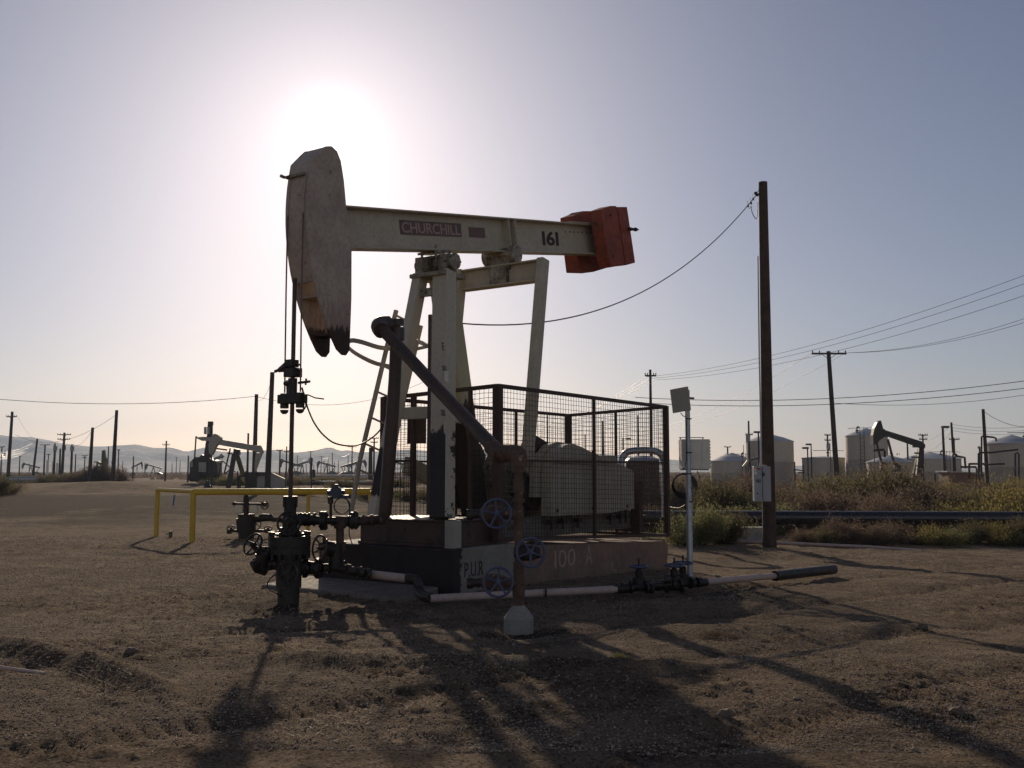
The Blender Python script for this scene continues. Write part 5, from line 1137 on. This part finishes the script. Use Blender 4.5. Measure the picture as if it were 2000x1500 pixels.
LM = {'olive': leafmat('olive_leaf', (.175, .155, .078), (.12, .102, .056)), 'brown': leafmat('brown_twig', (.20, .145, .105), (.13, .096, .072)), 'green': leafmat('green_leaf', (.25, .245, .115), (.18, .175, .085)), 'gold': leafmat('gold_leaf', (.29, .235, .085), (.19, .165, .065))}
twigm = mat('twig_wood', (.09, .065, .048), (.06, .045, .035), 6, .9, 0, 0)
def shrub_mesh(seed, mk, nst=64, per=95, spread=1.0, hgt=1.0, leafl=.055, leafw=.013):
    r = np.random.default_rng(seed); V_ = []; Fc = []; tw = MB()
    lob = r.uniform(-1, 1, (7, 2)) * spread * .75; lobh = r.uniform(.55, 1, 7) * hgt
    for s in range(nst):
        k = r.integers(0, 7); bx, by = r.normal(0, .16, 2) * spread; a = r.uniform(0, 2 * math.pi); rr = abs(r.normal(0, .42)) * spread
        tip = np.array([lob[k, 0] + math.cos(a) * rr, lob[k, 1] + math.sin(a) * rr, 0]); el = lobh[k] * r.uniform(.45, 1.08) * max(.3, 1 - .28 * (np.hypot(tip[0], tip[1]) / spread) ** 2)
        tip[2] = el; base = np.array([bx, by, 0.0]); mid = base * .4 + tip * .6; mid[2] = el * .45
        tt = np.linspace(0, 1, 5)[:, None]; cur = (1 - tt) ** 2 * base + 2 * tt * (1 - tt) * mid + tt ** 2 * tip
        if s % 2 == 0: tw.tube([Vector(c) for c in cur], [.014, .011, .008, .006, .004], 3)
        ts = r.uniform(.22, 1, per) ** .8; c = ((1 - ts) ** 2)[:, None] * base + (2 * ts * (1 - ts))[:, None] * mid + (ts ** 2)[:, None] * tip
        c = c + r.normal(0, .075, (per, 3)) * (0.4 + ts[:, None]); c[:, 2] = np.maximum(c[:, 2], .02)
        d = r.normal(0, 1, (per, 3)) * .75 + np.array([0, 0, .9]) + (tip - base) * .5; d /= np.linalg.norm(d, axis=1)[:, None]
        sd = np.cross(d, r.normal(0, 1, (per, 3))); sd /= np.linalg.norm(sd, axis=1)[:, None]
        ll = r.uniform(.6, 1.5, per)[:, None] * leafl; ww = r.uniform(.6, 1.4, per)[:, None] * leafw
        q = np.stack([c - sd * ww * .5, c + d * ll * .5 - sd * ww, c + d * ll, c + d * ll * .5 + sd * ww], 1); V_.append(q.reshape(-1, 3))
    V_ = np.concatenate(V_); n = len(V_) // 4
    me = bpy.data.meshes.new('shrub_foliage'); me.from_pydata(V_.tolist(), [], (np.arange(n * 4).reshape(n, 4)).tolist()); me.materials.append(LM[mk]); me.update()
    return me, tw
protos = {}
def proto(key):
    if key not in protos:
        mk, i = key; me, tw = shrub_mesh(100 + hash_(mk) + i, mk, per=170 if mk != 'brown' else 150, spread=1.0, hgt=1.0)
        tm = bpy.data.meshes.new('stems'); tm.from_pydata(tw.v, [], tw.f); tm.materials.append(twigm); tm.update(); protos[key] = (me, tm)
    return protos[key]
def hash_(s): return sum(ord(c) for c in s)
def shrub(px, Y, w_, h_, mk, label, group, idx=None):
    me, tm = proto((mk, random.randrange(3))); x = (px - 1000) / F * Y * 1.004; g = gsurf(x, Y) - .03
    o = bpy.data.objects.new('shrub', None); COL.objects.link(o); o.empty_display_size = .2; o.location = (x, Y, g); o.rotation_euler = (0, 0, random.uniform(0, 6.28)); o.scale = (w_ / 2, w_ / 2, h_)
    tag(o, label, 'shrub', group)
    f = bpy.data.objects.new('foliage', me); COL.objects.link(f); f.parent = o
    if Y < 60: t = bpy.data.objects.new('stems', tm); COL.objects.link(t); t.parent = o
    return o
GB = 'brush thicket behind the pipeline'
GN = {'olive': 'olive sagebrush in the thicket behind the pipeline', 'brown': 'dry brown brush in the thicket behind the pipeline', 'green': 'fresh green brush in the thicket behind the pipeline', 'gold': 'golden-green brush in the thicket behind the pipeline'}
shrub(1362, 23.6, 1.55, 1.2, 'green', 'rounded green bush between the equipment post and the utility pole', 'front shrubs')
shrub(1408, 23.9, 1.6, 1.0, 'olive', 'lower olive bush touching the rounded green bush, left of the concrete block', 'front shrubs')
shrub(1335, 24.0, .8, .8, 'green', 'small green bush right behind the cage corner', 'front shrubs')
for x, mk, w_, h_ in ((1570, 'brown', 1.0, .55), (1640, 'brown', 1.4, .85), (1700, 'brown', 1.3, .8), (1745, 'brown', 1.1, .75), (1800, 'gold', 1.2, .75), (1845, 'green', 1.1, .65), (1890, 'olive', 1.2, .8), (1935, 'gold', 1.2, .85), (1985, 'olive', 1.2, .9), (2035, 'green', 1.2, .9), (1600, 'olive', 1.0, .6)):
    shrub(x, 23.9 + random.uniform(-.2, .5), w_ * 1.1, h_ * .8, mk, {'brown': 'dry brown bush at the gravel edge in front of the pipeline', 'gold': 'golden bush at the gravel edge in front of the pipeline', 'green': 'green bush at the gravel edge in front of the pipeline', 'olive': 'olive bush at the gravel edge in front of the pipeline'}[mk], mk + ' bushes in front of the pipeline')
for x, Y, w_, h_, mk, lb in ((1395, 31, 3.0, 1.7, 'olive', 'big olive bush left of the utility pole switch box'), (1465, 33.5, 2.8, 1.7, 'brown', 'tall brown bush just left of the utility pole'), (1335, 33, 2.6, 1.5, 'brown', 'brown bush behind the coiled cable of the equipment post'),
        (1640, 34, 3.9, 2.1, 'olive', 'largest olive bush in the thicket, under the leaning cross-armed pole'), (1585, 31, 2.2, 1.35, 'brown', 'brown bush right of the utility pole'), (1735, 33, 3.2, 2.05, 'olive', 'tall olive bush below the dark far pumpjack'), (1700, 29, 2.6, 1.15, 'brown', 'pale brown bush low in front of the largest olive bush'),
        (1805, 33, 3.0, 1.72, 'brown', 'brown bush below the tail of the dark far pumpjack'), (1965, 27.8, 3.6, 1.78, 'gold', 'large golden-green bush at the right edge of the thicket'), (1885, 28.2, 2.6, 1.12, 'gold', 'golden bush left of the large golden-green one'), (2030, 29, 2.6, 1.8, 'gold', 'golden bush cut by the right edge of the photo'), (1425, 28, 2.3, .95, 'green', 'bright green bush behind the pipeline, left of the utility pole'), (1490, 28.2, 1.8, .8, 'green', 'small bright green bush behind the utility pole')):
    shrub(x, Y, w_, h_, mk, lb, 'brush thicket behind the pipeline')
rows = [(28.5, 15, 1.25, 2.3), (32, 15, 1.5, 2.6), (37, 18, 1.7, 2.9), (44, 20, 1.9, 2.8)]
for ri, (Y, n, hb, wb) in enumerate(rows):
    for i in range(n):
        px = 1180 + (2080 - 1180) * (i + random.uniform(.1, .9)) / n
        mk = random.choices(['olive', 'brown', 'gold', 'green'], [5, 6, 1 if px < 1780 else 9, .3])[0]
        if ri == 0 and 1380 < px < 1560: mk = 'green'
        prof = np.interp(px, [1180, 1300, 1345, 1420, 1500, 1560, 1620, 1700, 1770, 1850, 1900, 1940, 1990, 2080], [.95, .98, .85, 1.0, .98, .9, 1.12, 1.12, 1.15, .9, .82, 1.0, 1.12, 1.2])
        if px < 1340: mk = 'brown' if mk == 'gold' else mk
        if px < 1300 and ri < 2: prof *= .6
        ytop = {0: .5, 1: .68, 2: .84, 3: .93}[ri]
        gq = gz(0, Y); hh_ = (1.75 - gq * 0) * ytop * prof * random.uniform(.82, 1.08) + .12
        if Y > 36: hh_ += (Y - 36) * .012
        shrub(px, Y + random.uniform(-1.6, 1.6), wb * random.uniform(.75, 1.35), hh_ * random.uniform(.78, 1.12), mk, GN[mk], GN[mk])
# left edge and road-side brush
shrub(-8, 48, 2.8, 1.35, 'olive', 'round olive bush cut by the left edge of the photo', 'left brush')
shrub(18, 50, 2.2, .85, 'brown', 'brown bush next to the olive bush at the left edge', 'left brush')
for i in range(14): 
    px = 100 + i * 10.5; shrub(px, 100 + random.uniform(-4, 6), 3.2, 1.1 + (.55 if px > 165 else .1) * random.random() + (.5 if px > 165 else 0), 'olive' if px < 150 else 'brown', 'low roadside brush behind the dirt road on the left', 'low roadside brush')
for i in range(9): shrub(20 + i * 9, 125 + random.uniform(-4, 6), 3.6, 1.2, 'olive', 'far olive brush left of the standpipes', 'far olive brush')
for i in range(12): shrub(424 + i * 13, 84 + random.uniform(-3, 5), 2.4, 1.1 * random.uniform(.7, 1.2), ['olive', 'green', 'olive'][i % 3], 'brush around the second pumpjack', 'brush around the second pumpjack')
for i in range(26):
    shrub(570 + i * 12.5, random.choice([56, 66, 90, 120]) + random.uniform(-3, 3), 2.6, random.uniform(.5, .95), random.choice(['olive', 'brown', 'olive']), 'low brush in the middle distance behind the wellhead and cage', 'middle distance brush')
for i in range(16): shrub(900 + i * 24, 48 + random.uniform(-4, 10), 2.6, random.uniform(.9, 1.5), random.choice(['olive', 'brown', 'gold']), 'brush seen through the cage mesh', 'brush seen through the cage')
# far scrub belt: a mass nobody could count
def scrub():
    r = np.random.default_rng(5); n = 30000; Y = 110 * (r.uniform(0, 1, n) * 7 + 1); px = r.uniform(-150, 2150, n); x = (px - 1000) / F * Y
    keep = ~((px > 240) & (px < 380) & (Y < 200)) ; Y = Y[keep]; x = x[keep]; n = len(x)
    cl = fbm(x, Y, .05, 77, 3) > -.06; x = x[cl]; Y = Y[cl]; n = len(x)
    h = r.uniform(.3, 1.4, n); w_ = r.uniform(.3, .8, n); z0 = -.45 - 0 * x
    b = np.stack([x, Y, z0], -1); a = r.uniform(0, math.pi, n); dx = np.stack([np.cos(a), np.sin(a), 0 * a], -1) * w_[:, None]; up_ = np.stack([r.normal(0, .15, n), r.normal(0, .15, n), h], -1)
    q = np.stack([b - dx, b + dx, b + dx * .7 + up_, b - dx * .5 + up_ * .8], 1).reshape(-1, 3)
    me = bpy.data.meshes.new('scrub'); me.from_pydata(q.tolist(), [], np.arange(n * 4).reshape(n, 4).tolist()); me.materials.append(LM['brown']); me.update()
    tag(bpy.data.objects.new('scrub', me), 'low dry scrub covering the distant flat field', 'scrub', None, 'stuff'); COL.objects.link(bpy.data.objects['scrub'])
scrub()
# ------------------------------------------------------------------ stones and clods, straw
def stones():
    bv = np.array([(1, 0, 0), (0, 1, 0), (-1, 0, 0), (0, -1, 0), (0, 0, 1), (0, 0, -1)], float); bf = np.array([(0, 1, 4), (1, 2, 4), (2, 3, 4), (3, 0, 4), (1, 0, 5), (2, 1, 5), (3, 2, 5), (0, 3, 5)])
    r = np.random.default_rng(3); n = 300000; Y = 4.8 + 20 * r.uniform(0, 1, n) ** 1.5; px = r.uniform(-60, 2060, n); x = (px - 1000) / F * Y
    dens = fbm(x, Y, .7, 91, 3); keep = r.uniform(-.25, .25, n) < dens + .12; x = x[keep]; Y = Y[keep]; n = len(x)
    s = (.003 + .006 * r.uniform(0, 1, n) ** 3) * (.75 + Y / 40); big = r.uniform(0, 1, n) < .006; s[big] *= 2.0
    ix = np.clip(np.searchsorted(xs, x), 0, len(xs) - 1); iy = np.clip(np.searchsorted(ys, Y), 0, len(ys) - 1); z = GZ[iy, ix]
    sc3 = s[:, None] * r.uniform(.7, 1.4, (n, 3)) * np.array([1, 1, .75]); jit = r.uniform(.6, 1.35, (n, len(bv), 1))
    v = bv[None] * jit * sc3[:, None, :] + np.stack([x, Y, z + s * .3], -1)[:, None, :]
    f = bf[None] + (np.arange(n) * len(bv))[:, None, None]
    me = bpy.data.meshes.new('gravel_stones'); v = v.reshape(-1, 3); f = f.reshape(-1, 3)
    me.vertices.add(len(v)); me.vertices.foreach_set('co', v.ravel()); me.loops.add(f.size); me.loops.foreach_set('vertex_index', f.ravel().astype(np.int32)); me.polygons.add(len(f)); me.polygons.foreach_set('loop_start', np.arange(0, f.size, 3, dtype=np.int32)); me.polygons.foreach_set('loop_total', np.full(len(f), 3, np.int32)); me.update(calc_edges=True)
    me.materials.append(mat('stone', (.50, .39, .29), (.19, .14, .10), 22, .75, 0, 0)); o = bpy.data.objects.new('gravel_stones', me); COL.objects.link(o); tag(o, 'small stones and clods strewn over the gravel pad', 'gravel', None, 'stuff')
stones()
def straw():
    r = np.random.default_rng(9); V_ = []; n = 0
    cents = [(r.uniform(100, 1900), r.uniform(1230, 1480)) for _ in range(26)] + [(r.uniform(350, 560), r.uniform(1040, 1075)) for _ in range(16)] + [(r.uniform(1480, 1530), 1068 + r.uniform(0, 8)) for _ in range(4)] + [(r.uniform(1380, 1520), r.uniform(1225, 1250)) for _ in range(6)] + [(r.uniform(150, 260), r.uniform(1300, 1330)) for _ in range(5)]
    for cx, cy in cents:
        g = G(cx, cy)
        for k in range(int(r.integers(12, 45))):
            c = np.array([g.x + r.normal(0, .13), g.y + r.normal(0, .13), 0]); c[2] = gsurf(c[0], c[1]) + .004; a = r.uniform(0, 6.28); l = r.uniform(.02, .09); e = r.uniform(.0, .7)
            d = np.array([math.cos(a) * math.cos(e), math.sin(a) * math.cos(e), math.sin(e)]) * l; sd = np.cross(d, [0, 0, 1]); sd = sd / (np.linalg.norm(sd) + 1e-9) * .0028
            V_ += [c - sd, c + sd, c + d]; n += 1
    me = bpy.data.meshes.new('dry_straw'); me.from_pydata([tuple(v) for v in V_], [], np.arange(n * 3).reshape(n, 3).tolist()); me.materials.append(leafmat('straw', (.34, .26, .15), (.25, .19, .11), .3)); me.update(); o = bpy.data.objects.new('dry_straw', me); COL.objects.link(o); tag(o, 'wisps of dry straw and weeds lying on the gravel', 'straw', None, 'stuff')
straw()
for px_, py_, sz, lb in ((1803, 1222, .05, 'fist-sized brown rock on the lit gravel at the right'), (257, 1278, .055, 'dark clod of earth on the left foreground gravel'), (828, 1306, .04, 'small dark clod left of the concrete foot shadow'), (1415, 1392, .045, 'rusty brown clod in the right foreground'), (1870, 1398, .045, 'dark clod near the lower right corner')):
    g_ = G(px_, py_); bm = bmesh.new(); bmesh.ops.create_icosphere(bm, subdivisions=2, radius=sz)
    for v_ in bm.verts: v_.co *= random.uniform(.78, 1.15); v_.co.z *= .75
    me = bpy.data.meshes.new('rock'); bm.to_mesh(me); bm.free(); me.materials.append(M['rock']); o = bpy.data.objects.new('rock', me); COL.objects.link(o); o.location = (g_.x, g_.y, gsurf(g_.x, g_.y) + sz * .35); tag(o, lb, 'rock')
gw = G(1210, 1282); o = shrub(1210, gw.y, .16, .09, 'green', 'tiny bright green weed at the edge of the cage shadow', 'small weeds')
gw = G(1385, 1240); o = shrub(1385, gw.y, .5, .08, 'brown', 'low dry weed patch right of the big shadow', 'small weeds')
b0_ = G(0, 1312) + Z * .03; b1_ = G(88, 1322) + Z * .02
tag(MB().tube([b0_ - X * .4, b0_, b1_], .012, 8).build('stick', M['pink']), 'thin pale stick lying on the ground at the left edge', 'stick')

# ------------------------------------------------------------------ haze
hz, n, b = newmat('haze'); n.nodes.remove(b); pv = n.nodes.new('ShaderNodeVolumePrincipled'); pv.inputs['Density'].default_value = .00022; pv.inputs['Color'].default_value = (.62, .76, 1.0, 1); pv.inputs['Anisotropy'].default_value = .3
n.links.new(pv.outputs[0], n.nodes['Material Output'].inputs['Volume'])
hb = MB().abox((0, 1500, 80), 7600, 3500, 163).build('haze', hz); hb['kind'] = 'stuff'; hb['label'] = 'thin pale dust haze over the oil field'; hb['category'] = 'haze'
